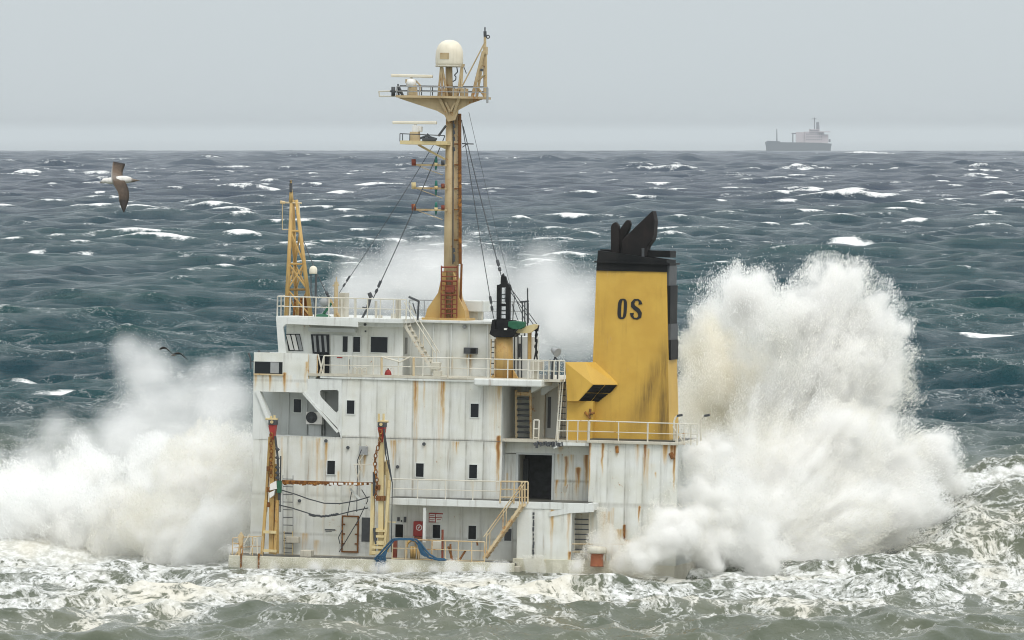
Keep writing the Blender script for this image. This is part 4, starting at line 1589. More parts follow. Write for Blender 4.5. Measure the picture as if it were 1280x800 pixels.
# exhaust stacks
mb = MB()
pplate(mb, [[(763.2, 317), (763.2, 283), (765.5, 279), (770, 277.2), (773.5, 283), (773.8, 318)]], YF + .5, YF + .85)
mb.build('exhaust_pipe', 'soot', funnel, bevel=.05)
mb = MB()
pplate(mb, [[(773, 318), (774.5, 286.5), (782.5, 275.2), (786.5, 275), (788, 280), (786.5, 287), (779, 300), (778.5, 318)]], YF + .7, YF + 1.1)
mb.build('exhaust_pipe', 'soot', funnel, bevel=.05)
mb = MB()
pplate(mb, [[(776, 320), (777, 302), (779.5, 297.5), (815.5, 263), (818, 276), (817, 293), (815, 300), (808.5, 309), (808.5, 321)]], YF + .35, YF + 1.25)
big = mb.build('exhaust_pipe', 'soot', funnel, 'largest exhaust stack, cut to a slanted point', bevel=.06)
mb = MB()
pbar(mb, (797, 282), (799, 286), YF + .9, .14)
pbar(mb, (804, 310), (804, 321), YF + .4, .09)
mb.build('flange', 'charcoal', big)
# stepped louvre boxes on the aft face
xr = lambda py, y: onfunnel(834.5 + (552 - py) * -0.004, py).x
for (t, b, mname) in ((332, 357, 'charcoal'), (357, 405, 'black'), (405, 425, 'charcoal'), (425, 450, 'black')):
    x_a = onfunnel(833.4 + (b - 340) * .014, (t + b) / 2).x
    z_a, z_b = onfunnel(838, b).z, onfunnel(838, t).z
    MB().box(x_a - .05, x_a + .10, YF + .30, YF + 2.0, z_a, z_b).build('louvre', mname, funnel)
# letters
mb = MB()
oc = (777.9, 386.0)
outer, inner = [], []
for i in range(28):
    t = 2 * math.pi * i / 28
    ct, st = math.cos(t), math.sin(t)
    ex = lambda a, p: math.copysign(abs(a) ** p, a)
    sl = lambda py: (386 - py) * 0.06
    py = oc[1] - 12.8 * ex(st, .55)
    outer.append((oc[0] + 5.8 * ex(ct, .75) + sl(py), py))
    py = oc[1] - 10.8 * ex(st, .6)
    inner.append((oc[0] + .3 + 1.6 * ex(ct, .8) + sl(py), py))
def lplate(loops, d0, d1):
    q = [[(onfunnel(a, b).x, onfunnel(a, b).z) for a, b in lp] for lp in loops]
    m2 = MB()
    m2.plate(q, 0, 1)
    out = []
    for x, y, z in m2.v:
        t = (z - c0[2]) / (c3[2] - c0[2])
        out.append((x, YF + .25 * t + (d0 if y < .5 else d1), z))
    m2.v = out
    return m2
lplate([outer, inner[::-1]], -.03, .02).build('letter', 'letter', funnel, 'black letter O')
# S as a thick/thin ribbon along a spine
sp = [(800.6, 380.5, 2.7), (800.2, 376.8, 1.7), (797.6, 374.6, 1.2), (793.4, 375.0, 1.6), (791.0, 378.6, 2.4), (791.2, 382.4, 2.7), (794.0, 385.2, 2.9), (797.8, 388.0, 2.9), (800.0, 391.6, 2.7), (799.8, 396.0, 2.3),
      (796.6, 398.4, 1.3), (792.4, 398.0, 1.2), (790.2, 395.2, 1.9), (789.9, 391.2, 2.7)]
lf, rt = [], []
for i, (x, y, w_) in enumerate(sp):
    a = sp[max(0, i - 1)]; b = sp[min(len(sp) - 1, i + 1)]
    tx, ty = b[0] - a[0], b[1] - a[1]
    l_ = math.hypot(tx, ty)
    nx_, ny_ = -ty / l_, tx / l_
    w_ *= .92
    lf.append((x + nx_ * w_, y + ny_ * w_)); rt.append((x - nx_ * w_, y - ny_ * w_))
mS = MB()
for i in range(len(sp) - 1):
    m2 = lplate([[lf[i], lf[i + 1], rt[i + 1], rt[i]]], -.03 - .0005 * (i % 2), .02)
    mS.add(m2.v, m2.f)
mS.build('letter', 'letter', funnel, 'black letter S')

# ------------------------------------------------------------------ crane
YC = 0.9
mb = MB()
a, b = S(630.3, 420, YC), S(630.3, 474, YC)
mb.bar(b, a, 0.39, 0.37, 16)
crane = mb.build('crane', 'post_yellow', ship, 'deck crane with a yellow post and black machinery head')
mb = MB()
for pts in ([(611, 474.5), (620, 463), (620, 474.5)], [(641, 474.5), (641, 462), (648, 474.5)]):
    pplate(mb, [pts], YC - .1, YC + .1)
pbox(mb, 613, 472.5, 648, 475, YC - .5, YC + .5)
mb.build('post_foot', 'post_yellow', crane)
ladder('post_ladder', (616.5, 424), (615.5, 471), YC - .1, 5, 7, crane, mat='rail_rust', r=.03)
mb = MB()                                          # black A-frame and winch housing
for px in (624.2, 635.6):
    mb.beam(S(px, 356, YC), S(px - .5, 402, YC), 0.17, 0.3)
pplate(mb, [[(622, 361), (623.5, 356), (627, 353.5), (633, 353.5), (636.5, 356), (638, 361), (634, 359.5), (626, 359.5)]], YC - .18, YC + .18)
pbox(mb, 625, 379.5, 636, 383, YC - .12, YC + .12)
pbox(mb, 625, 398, 636, 402, YC - .12, YC + .12)
pplate(mb, [[(625.5, 354), (626, 346), (628.5, 341.5), (630, 346), (631.5, 345), (634, 354)]], YC - .12, YC + .12)
pbox(mb, 620.5, 400, 641, 413, YC - .4, YC + .4)
pplate(mb, [[(613, 412), (615, 400), (618, 399), (619.5, 412)]], YC - .3, YC + .2)
pplate(mb, [[(611.5, 417.5), (613.5, 411), (642, 411.5), (644.5, 418), (640, 421.5), (618, 421.5)]], YC - .5, YC + .5)
fr_ = mb.build('winch_frame', 'black', crane, bevel=.015)
mb = MB()
for py in (368, 373, 388, 393):
    pbar(mb, (625, py), (635, py), YC, .022)
pbar(mb, (631.5, 360), (631.5, 378), YC, .02)
mb.build('frame_rung', 'charcoal', crane)
mb = MB()
pbox(mb, 630, 410.3, 633.5, 412.5, YC - .52, YC - .4)
mb.build('maker_plate', 'sign', crane)
mb = MB()
pplate(mb, [[(634.5, 408), (635, 402), (641, 401), (655.8, 402.5), (655.5, 408.5), (650, 411.5), (640, 411.5)]], YC - .45, YC - .05)
mb.build('canvas_cover', 'green', crane, bevel=.06)
mb = MB()
pplate(mb, [[(643, 416.5), (650, 409.5), (668, 405), (672.5, 406.5), (671.5, 410), (662, 416.5)]], YC - .15, YC + .15)
mb.build('jib', 'pale_yellow', crane)
mb = MB()
pbar(mb, (662, 415), (661.8, 449), YC + .2, .09)
mb.build('jib_crutch', 'post_yellow', crane)
mb = MB()
for a, b in (((638, 360), (671, 405)), ((637.5, 364), (667, 406)), ((638, 358), (658, 405)), ((640, 380), (648, 402)), ((643, 372), (641, 400))):
    pbar(mb, a, b, YC, .018, n=5)
mb.build('luffing_wire', 'wire', crane)
mb = MB()
pbar(mb, (671.5, 406), (670.5, 414), YC, .09)
for i in range(9):
    pbar(mb, (670.3 + .6 * math.sin(i * 2), 413 + i * 3.6), (670 + .6 * math.sin(i * 2 + 1), 416.8 + i * 3.6), YC, .045 + .02 * (i % 2))
pbar(mb, (669.5, 441), (667.8, 450), YC, .035)
pbar(mb, (670.5, 441), (671.6, 450), YC, .035)
mb.build('hook', 'black', crane)
mb = MB()
for px, t, b in ((643, 420, 474), (647.5, 420, 474), (652, 419, 474), (656, 376, 420), (659.5, 360, 415), (653, 377, 405)):
    pbar(mb, (px, t), (px, b), YC + .8, .03)
pbar(mb, (650, 377.5), (661, 376.5), YC + .8, .04)
pbox(mb, 648.2, 429.5, 650.5, 447, YC + .7, YC + .8)
pbar(mb, (659.6, 379), (659.8, 404), YC + .8, .05)
mb.build('aerial_rack', 'charcoal', ship)
mb = MB()
pbox(mb, 641, 421, 663, 474.5, YC + 1.2, YC + 3)
mb.build('winch_house', 'white', ship)

# right end of the bridge deck
mb = MB()
pbox(mb, 662.8, 451.5, 675.6, 463, .5, 1.0)
pbox(mb, 664.5, 463, 672, 473.5, .6, .9)
mb.build('control_box', 'cream', ship, bevel=.02)
mb = MB()
pbox(mb, 674, 468.5, 690, 475, .5, 1.0)
pbar(mb, (688, 449), (684, 474), .5, .04)
mb.build('pipe_manifold', 'grey', ship, pieces=True)
mb = MB()
pbar(mb, (691, 450), (690, 474), .3, .05)
pbar(mb, (697, 450), (697, 474), .3, .04)
pbar(mb, (692.5, 450), (694, 446), .3, .04)
pbar(mb, (694, 446), (697, 451), .3, .03)
flp = mb.build('floodlight', 'charcoal', ship)
mb = MB()
a, b = S(690.5, 437, .25), S(697, 441, .05)
mb.bar(a, b, .10, .20, 12)
mb.build('lamp_head', 'grey', flp)

# ================================================================== loose things on the ship


def loose(name, label, cat, px, py, y, group=None):
    e_ = empty(name, ship.matrix_basis @ S(px, py, y), SHIP_ROT)
    tag(e_, label, cat, group)
    o = S(px, py, y)
    return e_, o


def lbuild(mb, e_, o, name, mat, label=None, bevel=0):
    mb.v = [(x - o.x, y - o.y, z - o.z) for x, y, z in mb.v]
    return mb.build(name, mat, e_, label, bevel)


e_, o = loose('buoy', 'red rounded buoy lying on the bridge deck behind the railing', 'buoy', 485, 470.3, 0.6)
mb = MB().lathe(S(485, 470, .6), [(0.15, 0.0), (0.155, 0.08), (0.13, 0.18), (0.07, 0.26), (0.02, 0.28)], 14)
lbuild(mb, e_, o, 'float_body', 'red')
mb = MB().lathe(S(485, 470, .6), [(0.02, 0.27), (0.035, 0.29), (0.03, 0.33), (0.01, 0.34)], 10)
lbuild(mb, e_, o, 'lifting_eye', 'charcoal')

e_, o = loose('mooring_bollard', 'orange rusty bollard drum with waves splashing over it beside the lower block', 'bollard', 746, 708, -1.6)
mb = MB()
c = S(746, 708, -1.6)
mb.lathe(c, [(0.30, 0.0), (0.28, 0.05), (0.27, 0.50), (0.33, 0.56)], 18)
lbuild(mb, e_, o, 'drum', 'orange')
mb = MB().lathe(c, [(0.40, 0.56), (0.44, 0.60), (0.44, 0.78), (0.36, 0.84), (0.05, 0.88)], 18)
lbuild(mb, e_, o, 'cap', 'cream')

# blue netting slung over the main deck rail
net = MB()
YN = -2.22
runs = [[(468, 699.5), (474, 693), (480, 686), (486, 679), (491, 673.8), (500, 673.2), (512, 673.4), (520, 674), (525, 678), (530, 685), (537, 693), (546, 698.5), (556, 699)],
        [(470, 701), (476, 695), (482, 688.5), (488, 681), (492, 675.5), (500, 674.4), (512, 674.6), (519, 676), (523, 682), (528, 690), (536, 697), (548, 700), (558, 700)]]
for k, run in enumerate(runs):
    for i in range(len(run) - 1):
        th = 0.028 if 490 < run[i][0] < 520 else 0.042
        net.bar(S(run[i][0], run[i][1], YN - .03 * k), S(run[i + 1][0], run[i + 1][1], YN - .03 * k), th, n=6)
no = S(500, 673, YN)
ne = empty('fishing_net', ship.matrix_basis @ no, SHIP_ROT)
tag(ne, 'blue netting slung over the main deck rail and hanging down the bulwark', 'net')
lbuild(net, ne, no, 'head_rope', 'blue')
net = MB()
rng = random.Random(3)
for poly_, yo in (([(470, 699), (479, 692), (484, 688), (481, 698), (476, 703), (474, 714), (472, 715), (472, 704)], 0), ([(521.5, 677), (525, 680), (530, 688), (536, 695), (531, 696), (526, 693), (523, 686)], .05)):
    pplate(net, [poly_], YN - .06, YN + .03)
for i in range(26):
    x = 470 + rng.random() * 12
    y = 694 + rng.random() * 6
    pbar(net, (x, y), (x + rng.uniform(-2, 2), y + rng.uniform(3, 9)), YN - .07, .03, n=5)
lbuild(net, ne, no, 'net_bundle', 'blue')
# ================================================================== seagulls
m, nt = new_mat('gull_plumage')
out = N(nt, 'ShaderNodeOutputMaterial'); b = N(nt, 'ShaderNodeBsdfPrincipled')
L(nt, b.outputs[0], out.inputs[0])
at = N(nt, 'ShaderNodeAttribute', attribute_name='tone')
cr = N(nt, 'ShaderNodeValToRGB')
cr.color_ramp.elements[0].position = 0.0; cr.color_ramp.elements[0].color = (0.72, 0.70, 0.66, 1)
cr.color_ramp.elements[1].position = 1.0; cr.color_ramp.elements[1].color = (0.018, 0.014, 0.012, 1)
for p_, c_ in ((0.3, (0.22, 0.195, 0.17, 1)), (0.55, (0.115, 0.08, 0.055, 1)), (0.75, (0.045, 0.032, 0.022, 1))):
    e_ = cr.color_ramp.elements.new(p_); e_.color = c_
nn = noise(nt, objvec(nt, 1, 1, 1), 26.0, 3)
L(nt, mathn(nt, 'ADD', at.outputs['Fac'], mathn(nt, 'MULTIPLY', mathn(nt, 'SUBTRACT', nn, 0.5), 0.22)), cr.inputs[0])
L(nt, cr.outputs[0], b.inputs['Base Color'])
b.inputs['Roughness'].default_value = 0.8
M['gull'] = m


def gull(name, dist, sections, body, label, thick=0.022):
    """sections: (lead px, trail px, depth offset, tone) along the span; body: (px, py, radius px, tone) head to tail, at depth +0.1"""
    V, F, T = [], [], []
    # resample the wing
    n = len(sections)
    fine = []
    for i in range(n - 1):
        for k in range(5):
            t = k / 5
            g = [sections[max(0, i - 1)], sections[i], sections[i + 1], sections[min(n - 1, i + 2)]]
            def cr_(a, b, c, d):
                return 0.5 * (2 * b + (c - a) * t + (2 * a - 5 * b + 4 * c - d) * t * t + (3 * b - a - 3 * c + d) * t ** 3)
            fine.append([cr_(*(s[j] for s in g)) for j in range(6)])
    fine.append(list(sections[-1]))
    prof = [(0, 0), (0.12, 1), (0.4, 0.9), (0.75, 0.4), (1, 0.05), (0.75, -0.3), (0.4, -0.7), (0.12, -0.8)]
    for s in fine:
        lx, ly, tx, ty, dp, tone = s
        for u_, h_ in prof:
            p = W(lx + (tx - lx) * u_, ly + (ty - ly) * u_, dist + dp + h_ * thick)
            V.append(p)
            T.append(max(0, min(1, tone * 1.22 + (-0.5 if u_ < 0.06 else 0.12 * (u_ - .4)))))
    m_ = len(prof)
    for i in range(len(fine) - 1):
        for j in range(m_):
            k = (j + 1) % m_
            F.append((i * m_ + j, i * m_ + k, (i + 1) * m_ + k, (i + 1) * m_ + j))
    F.append(tuple(range(m_))); F.append(tuple((len(fine) - 1) * m_ + j for j in reversed(range(m_))))
    base = len(V)
    rr = 12
    for (px, py, rp, tone, flat) in body:
        c = W(px, py, dist + 0.10)
        r_ = rp * dist / FPX
        for j in range(rr):
            t = 2 * math.pi * j / rr
            V.append(c + Vector((0, math.cos(t) * r_ * 1.0, math.sin(t) * r_ * flat)))
            T.append(tone)
    for i in range(len(body) - 1):
        for j in range(rr):
            k = (j + 1) % rr
            F.append((base + i * rr + j, base + i * rr + k, base + (i + 1) * rr + k, base + (i + 1) * rr + j))
    F.append(tuple(base + j for j in range(rr))); F.append(tuple(base + (len(body) - 1) * rr + j for j in reversed(range(rr))))
    c0_ = W(body[len(body) // 2][0], body[len(body) // 2][1], dist)
    me = bpy.data.meshes.new(name)
    me.from_pydata([tuple(p - c0_) for p in V], [], F)
    me.polygons.foreach_set('use_smooth', [True] * len(F))
    a = me.attributes.new('tone', 'FLOAT', 'POINT')
    a.data.foreach_set('value', T)
    me.materials.append(M['gull'])
    import bmesh
    bm = bmesh.new(); bm.from_mesh(me); bmesh.ops.recalc_face_normals(bm, faces=bm.faces); bm.to_mesh(me); bm.free()
    o = link(bpy.data.objects.new(name, me))
    o.location = c0_
    return tag(o, label, 'bird')


g1 = gull('seagull', 120.0, [
    (141.6, 201.8, 156.6, 204.6, .36, .95), (140.8, 204.5, 156.0, 207.0, .32, .62), (139.8, 210, 153.6, 214, .25, .50), (139.2, 216, 153.4, 219, .16, .42), (139.2, 222.5, 154.4, 223.5, .05, .36),
    (141.8, 231, 158.8, 231.5, .0, .56), (147.0, 240, 161.4, 241, -.08, .58), (148.6, 248, 161.0, 249, -.13, .62), (149.2, 252, 160.3, 252, -.15, .92), (151.6, 259.5, 157.8, 259.5, -.2, .97), (154.0, 265, 155.2, 265.6, -.22, 1.0)],
    [(124.2, 228.6, .3, .55, 1), (126.2, 228.0, .9, .35, 1), (127.5, 226.8, 2.2, .06, 1), (129.5, 226.0, 3.0, .03, 1), (132.5, 225.9, 3.1, .03, 1), (137, 225.9, 4.0, .02, 1), (144, 225.6, 5.2, .05, 1), (152, 225.0, 5.3, .05, 1), (158, 224.6, 4.6, .04, 1),
     (163, 224.8, 3.4, .1, 1), (167, 225.6, 2.4, .45, .8), (171, 225.6, 2.8, .5, .35), (174.5, 225.2, 3.0, .3, .15)],
    'large brown and white gull banking with its dark wing tips over the open sea')
g2 = gull('seagull', 262.0, [
    (199.2, 436.0, 199.6, 437.6, .3, 1), (202, 433.8, 203, 436.4, .25, 1), (206, 433.4, 207, 436.2, .2, 1), (210, 436.2, 210.8, 438.8, .1, .95), (214.6, 441.2, 215, 442.4, 0, .75), (216.8, 442, 217.2, 443.2, 0, .75),
    (220.5, 440.5, 221, 443.0, -.2, .9), (225, 440.8, 225.2, 443.0, -.3, .95), (229.5, 444.4, 229.8, 446.4, -.5, .95), (233.6, 448.4, 234, 449.8, -.7, .95)],
    [(213.4, 444.2, .3, .5, 1), (214.4, 444, .8, .3, 1), (216, 443.8, 1.0, .4, 1), (218, 444.2, .9, .5, 1), (219.6, 444.9, .5, .6, .6), (220.4, 445.1, .6, .6, .3)],
    'tiny dark gull gliding low in front of the pale mist', thick=0.05)

# ================================================================== distant tanker
TD = 13500.0
M['tanker_hull'] = flat_mat('hazed_hull_paint', (0.10, 0.125, 0.15), 0.6, 0.2)  # hull colour lightened to add to the distance haze
M['tanker_white'] = flat_mat('far_white_paint', (0.60, 0.53, 0.54), 0.6, 0.1)
M['tanker_grey'] = flat_mat('far_grey_paint', (0.19, 0.19, 0.22), 0.6, 0.2)
tk = empty('cargo_ship', W(998, 190, TD))
tag(tk, 'hazy grey cargo ship on the horizon with pale superstructure', 'ship')
TO = W(998, 190, TD)


def tpl(mb, pts, y0, y1):
    n = len(pts)
    f = [W(a, b, TD + y0) - TO for a, b in pts]
    g = [W(a, b, TD + y0) - TO + Vector((0, y1 - y0, 0)) for a, b in pts]
    mb.add(f + g, [tuple(range(n)), tuple(n + i for i in reversed(range(n)))] + [(i, (i + 1) % n, n + (i + 1) % n, n + i) for i in range(n)])
    return mb


tr_ = lambda x0, y0, x1, y1: [(x0, y1), (x1, y1), (x1, y0), (x0, y0)]
mb = MB()
tpl(mb, [(959, 200), (1037.5, 200), (1038.5, 186), (1039.6, 179.6), (1025, 178.4), (1010, 178.2), (975, 177.8), (962, 177), (957.2, 178.6), (958.3, 184)], -12, 25)
tpl(mb, [(957.2, 178.6), (962, 177), (975, 177.8), (975, 176.6), (960, 176), (957, 177.6)], -12, 20)
mb.build('hull', 'tanker_hull', tk)
mb = MB()
tpl(mb, tr_(1006, 164.5, 1030, 178.6), -8, 18)
tpl(mb, tr_(1012, 161.5, 1024.5, 164.6), -10, 18)
tpl(mb, tr_(1030, 168, 1035.5, 178.8), -8, 16)
tpl(mb, tr_(1024, 164.2, 1038, 165.4), -14, 0)
tpl(mb, tr_(995, 165, 1007, 178.4), -4, 12)
ss = mb.build('superstructure', 'tanker_white', tk)
mb = MB()
for i in range(8):
    for r_ in range(3):
        tpl(mb, tr_(1008 + i * 2.6, 167 + r_ * 3.4, 1009.2 + i * 2.6, 168.4 + r_ * 3.4), -8.4, -7.9)
tpl(mb, tr_(1012.6, 162.2, 1024, 163.2), -10.4, -9.9)
tpl(mb, tr_(1036, 174, 1038.2, 177.6), -8, 0)
mb.build('window', 'tanker_grey', ss)
mb = MB()
tpl(mb, [(1020.3, 164), (1024.6, 164), (1023.8, 152.4), (1020.6, 152.8)], -3, 8)
mb.build('funnel', 'tanker_grey', tk)
mb = MB()
tpl(mb, tr_(1017.4, 147, 1018.8, 163), -1, 1)
tpl(mb, tr_(1014.5, 148.2, 1020.8, 149), -1, 1)
mb.build('mast', 'tanker_grey', tk)
mb = MB()
tpl(mb, [(970, 178), (972, 178), (971.5, 161), (970.5, 161)], -1, 1)
mb.build('foremast', 'tanker_grey', tk)
mb = MB()
tpl(mb, tr_(990.2, 166.5, 991.8, 178), -1, 1)
tpl(mb, tr_(997.0, 166.5, 998.6, 178), -1, 1)
tpl(mb, tr_(989.5, 166.2, 999, 167.6), -1, 1)
tpl(mb, tr_(1000.5, 170, 1001.2, 178), -1, 1)
mb.build('deck_crane', 'tanker_grey', tk)

# ================================================================== the sea
rng = np.random.default_rng(5)
rows = []
d = 70.0
while d < 20500:
    rows.append(d)
    if d < 235:
        dr = 2.0 - 1.72 * (d - 70) / 165
    else:
        dr = max(0.26, min(0.36 * d * d / 127680.0, 0.0017 * d))
    d += dr
rows = np.array(rows, dtype=np.float64)
core = np.arange(-0.088, 0.0881, 0.00030)
ext = [0.088]
st = 0.0005
while ext[-1] < 1.3:
    ext.append(ext[-1] + st)
    st *= 1.13
ext = np.array(ext[1:])
tcol = np.concatenate([-ext[::-1], core, ext])
ny_, nx_ = len(rows), len(tcol)
D = np.repeat(rows[:, None], nx_, 1)
X0 = (D * tcol[None, :]).astype(np.float32)
Y0 = D.astype(np.float32)
drow = np.gradient(rows).astype(np.float32)
Z = np.zeros_like(X0); DX = np.zeros_like(X0); DY = np.zeros_like(X0); CR = np.zeros_like(X0)


def add_waves(n, lmin, lmax, mean, spread, ka, env, crest_w=1.0, Q=0.85, seed=1):
    g = np.random.default_rng(seed)
    sig2 = n * ka * ka / 2
    lam = np.exp(np.linspace(math.log(lmin), math.log(lmax), n)) * g.uniform(.96, 1.04, n)
    for i in range(n):
        k = 2 * math.pi / lam[i]
        a = ka / k
        if lam[i] > 0.75 * lmax and lmax > 30:
            a *= 0.75
        th = mean + g.normal() * spread * (0.6 if lam[i] > 0.5 * lmax else 1.15)
        cx, cy = math.cos(th), math.sin(th)
        ph = g.uniform(0, 2 * math.pi)
        w = np.clip((lam[i] / drow - 2.0) / 2.0, 0, 1).astype(np.float32)
        i1 = np.nonzero(w > 0)[0]
        if len(i1) == 0:
            continue
        sl = slice(i1[0], i1[-1] + 1)
        wv = (w[sl] * env(rows[sl], lam[i])).astype(np.float32)[:, None]
        arg = (k * cx) * X0[sl] + (k * cy) * Y0[sl] + np.float32(ph)
        c_, s_ = np.cos(arg), np.sin(arg)
        Z[sl] += wv * np.float32(a) * c_
        DX[sl] -= wv * np.float32(a * Q * cx) * s_
        DY[sl] -= wv * np.float32(a * Q * cy) * s_
        CR[sl] += wv * np.float32(ka * crest_w / math.sqrt(sig2)) * c_


def env_sea(r, lam):
    return (0.20 if lam > 14 else 0.55) + (0.80 if lam > 14 else 0.45) * sstep(330, 520, r) + (0.55 if lam > 18 else 0.15) * sstep(700, 1800, r)


def env_near(r, lam):
    return 1 - sstep(340, 470, r)


add_waves(56, 9, 66, R(-82), R(46), 0.0245, env_sea, seed=21)
add_waves(52, 1.8, 9, R(-80), R(58), 0.052, env_sea, crest_w=.7, seed=22)
add_waves(46, 0.9, 13, R(-75), R(52), 0.055, env_near, crest_w=0.45, Q=0.9, seed=8)

P2 = np.stack([X0.ravel(), Y0.ravel(), np.zeros(X0.size, np.float32)], -1)
nlow = fbm(P2 * np.array([1, .55, 1], np.float32), 1 / 95.0, 3, seed=2).reshape(X0.shape)
nmid = fbm(P2 * np.array([1, .8, 1], np.float32), 1 / 9.0, 4, seed=9).reshape(X0.shape)
# wind-torn whitecaps on steep crests
foam = (.80 - .24 * sstep(1200, 4000, Y0)) * sstep(2.3, 3.7, CR * .92 + (nlow - .5) * 4.2 + (nmid - .5) * 1.6) * sstep(380, 520, Y0)
trail = (.17 - .08 * sstep(1200, 4000, Y0)) * sstep(1.0, 2.2, CR + (nlow - .5) * 4.0 + (nmid - .5) * 1.0) * sstep(380, 520, Y0)

# individual breakers
CAPS = [(22, 244, 34, 1.3), (80, 229, 85, 2.2), (118, 243, 30, 1.2), (345, 236, 34, 2.2), (398, 240, 52, 2.0), (458, 230, 40, 1.8), (290, 242, 20, .9), (125, 311, 60, 1.3), (45, 312, 16, 1.0), (1140, 250, 24, 1.9),
        (885, 231, 36, 1.2), (995, 240, 44, 1.2), (1070, 299, 50, 1.5), (1135, 293, 58, 1.7), (1215, 224, 30, 1.3), (1090, 192, 50, 1.5), (870, 249, 18, 1.3), (1225, 510, 46, .35), (70, 484, 78, 1.0), (50, 471, 50, .8),
        (1010, 213, 40, 1.2), (820, 232, 20, 1), (560, 283, 24, .8), (640, 214, 30, 1.2), (730, 205, 30, 1.4), (1180, 203, 40, 1.5), (930, 207, 30, 1.3), (200, 212, 40, 1.2), (30, 217, 30, 1.2), (300, 211, 26, 1.2), (940, 366, 20, .5), (250, 376, 60, .6), (1240, 418, 50, .5)]
for (px, py, wp, hh) in CAPS:
    wp *= .85
    hh *= .8
    dd = 8400 * CAM_H / (py - LEVEL)
    for _ in range(3):
        dd = 8400 * (CAM_H + dd * dd / 2 / EARTH - hh * .8) / (py - LEVEL)
    xx = (px - 640) / FPX * dd
    hl = wp / FPX * dd
    wd = max(1.4, dd * 0.0040)
    tilt = rng.uniform(-.35, .35)
    rs = np.nonzero(np.abs(rows - dd) < 6 * wd + abs(tilt) * hl * 2)[0]
    if not len(rs):
        continue
    sl = slice(rs[0], rs[-1] + 1)
    ux = (X0[sl] - xx) / hl
    vy = (Y0[sl] - dd - tilt * (X0[sl] - xx) - 2.2 * wd * (nmid[sl] - .5) * 1.5) / wd
    sh = np.exp(-(ux * 1.15) ** 4) * np.where(vy < 0, np.exp(-(vy / 0.9) ** 2), np.exp(-(vy / 2.2) ** 2))
    Z[sl] += hh * 0.45 * sh * (0.6 + .8 * nmid[sl])
    ff = np.exp(-(ux * 1.1) ** 4) * np.where(vy < 0, np.exp(-(vy / .8) ** 2), np.exp(-(vy / 1.6) ** 2))
    foam[sl] = np.maximum(foam[sl], (.95 if py < 460 else .55) * ff)

nbig = fbm(P2, 1 / 300.0, 3, seed=31).reshape(X0.shape)
Z *= 1 + 1.3 * sstep(2200, 5200, Y0) * np.clip((nbig - .5) * 5, -.5, 1.5)
# surf zone round the ship
n1 = fbm(P2 * np.array([1, .6, 1], np.float32), 1 / 7.0, 4, seed=4).reshape(X0.shape)
cov = np.zeros_like(X0)
PXc = tcol * FPX + 640                           # photo column of each mesh column (mean surface)
cov += 0.26 * sstep(240, 262, Y0)
cov += 0.43 * sstep(258, 276, Y0 + (n1 - .5) * 26)
cov = cov * (1 - sstep(312, 365, Y0 + (n1 - .5) * 40)) + 0.07 * sstep(300, 420, Y0) * (1 - sstep(600, 900, Y0))
foam = np.maximum(foam, .26 * sstep(286, 300, Y0 + (n1 - .5) * 14) * (1 - sstep(305, 330, Y0)))

# rearing swell on the right and surf bore on the left
hr = 4.2 * sstep(9.5, 27, X0) * (1 - .35 * sstep(40, 90, X0))
dc = 307.0 - 0.10 * (X0 - 20)
vv = Y0 - dc + (n1 - .5) * 5
prof = np.where(vv < 0, sstep(-15.5, 0.5, vv) ** 1.15, 1 - sstep(0, 26, vv))
n2 = fbm(P2, 1 / 2.2, 4, seed=14).reshape(X0.shape)
lump = 1 + .9 * (nmid - .5) + .35 * (n2 - .5)
Z += hr * prof * lump
front = sstep(.4, 1.6, hr) * np.where(vv < 0, sstep(-20, -14, vv), 1 - sstep(3, 14, vv))
cov = np.where(front > 0, cov * (1 - front) + front * (.39 + .25 * np.exp(-((vv + 1) / 3.0) ** 2) + .20 * np.exp(-((vv + 15) / 4) ** 2)), cov)
foam = foam * (1 - front) + front * np.maximum(sstep(.25, .6, np.exp(-((vv - .3) / 1.9) ** 2) + (nmid - .5) * 1.3), .75 * sstep(.5, .9, (1 - sstep(12.5, 17, X0)) + (n1 - .5)))
hl_ = 1.7 * (1 - sstep(-12.5, -9.5, X0)) * (1 - .3 * sstep(-40, -90, X0))
vl = Y0 - 303.0 - .06 * (X0 + 20) + (n1 - .5) * 5
pl = np.where(vl < 0, sstep(-11, 0, vl), 1 - sstep(0, 30, vl))
Z += hl_ * pl * (1 + .7 * (nmid - .5))
foam = np.maximum(foam, sstep(.05, .3, hl_ * pl) * 1.25)
lz = (1 - sstep(-13, -10, X0)) * sstep(281, 291, Y0 + (n1 - .5) * 8) * (1 - sstep(325, 350, Y0))
foam = np.maximum(foam, .46 * lz)
Z = Z * (1 - .45 * lz) + .2 * lz
# keep the water line along the ship calm enough that the deck edge shows
shipx = sstep(-14.5, -12.5, X0) * (1 - sstep(4.5, 7.5, X0))
calm = shipx * sstep(279, 285, Y0) * (1 - sstep(306, 315, Y0))
Z *= (1 - .72 * calm)
Z += calm * .28

tint_mid = sstep(2400, 560, Y0)                  # 0 far slate, 1 green inshore
tint_near = sstep(470, 335, Y0 + (nlow - .5) * 120)
Zc = Z - (X0 ** 2 + Y0 ** 2) / np.float32(2 * EARTH)
VV = np.stack([X0 + DX, Y0 + DY, Zc], -1)

m, nt = new_mat('sea_water')
out = N(nt, 'ShaderNodeOutputMaterial')
A = lambda n_: N(nt, 'ShaderNodeAttribute', attribute_name=n_).outputs['Fac']
a_foam, a_cov, a_mid, a_near, a_h = A('foam'), A('cover'), A('inshore'), A('surf'), A('height')
v1 = objvec(nt)
va = objvec(nt, 1.0, 0.55, 1.0)
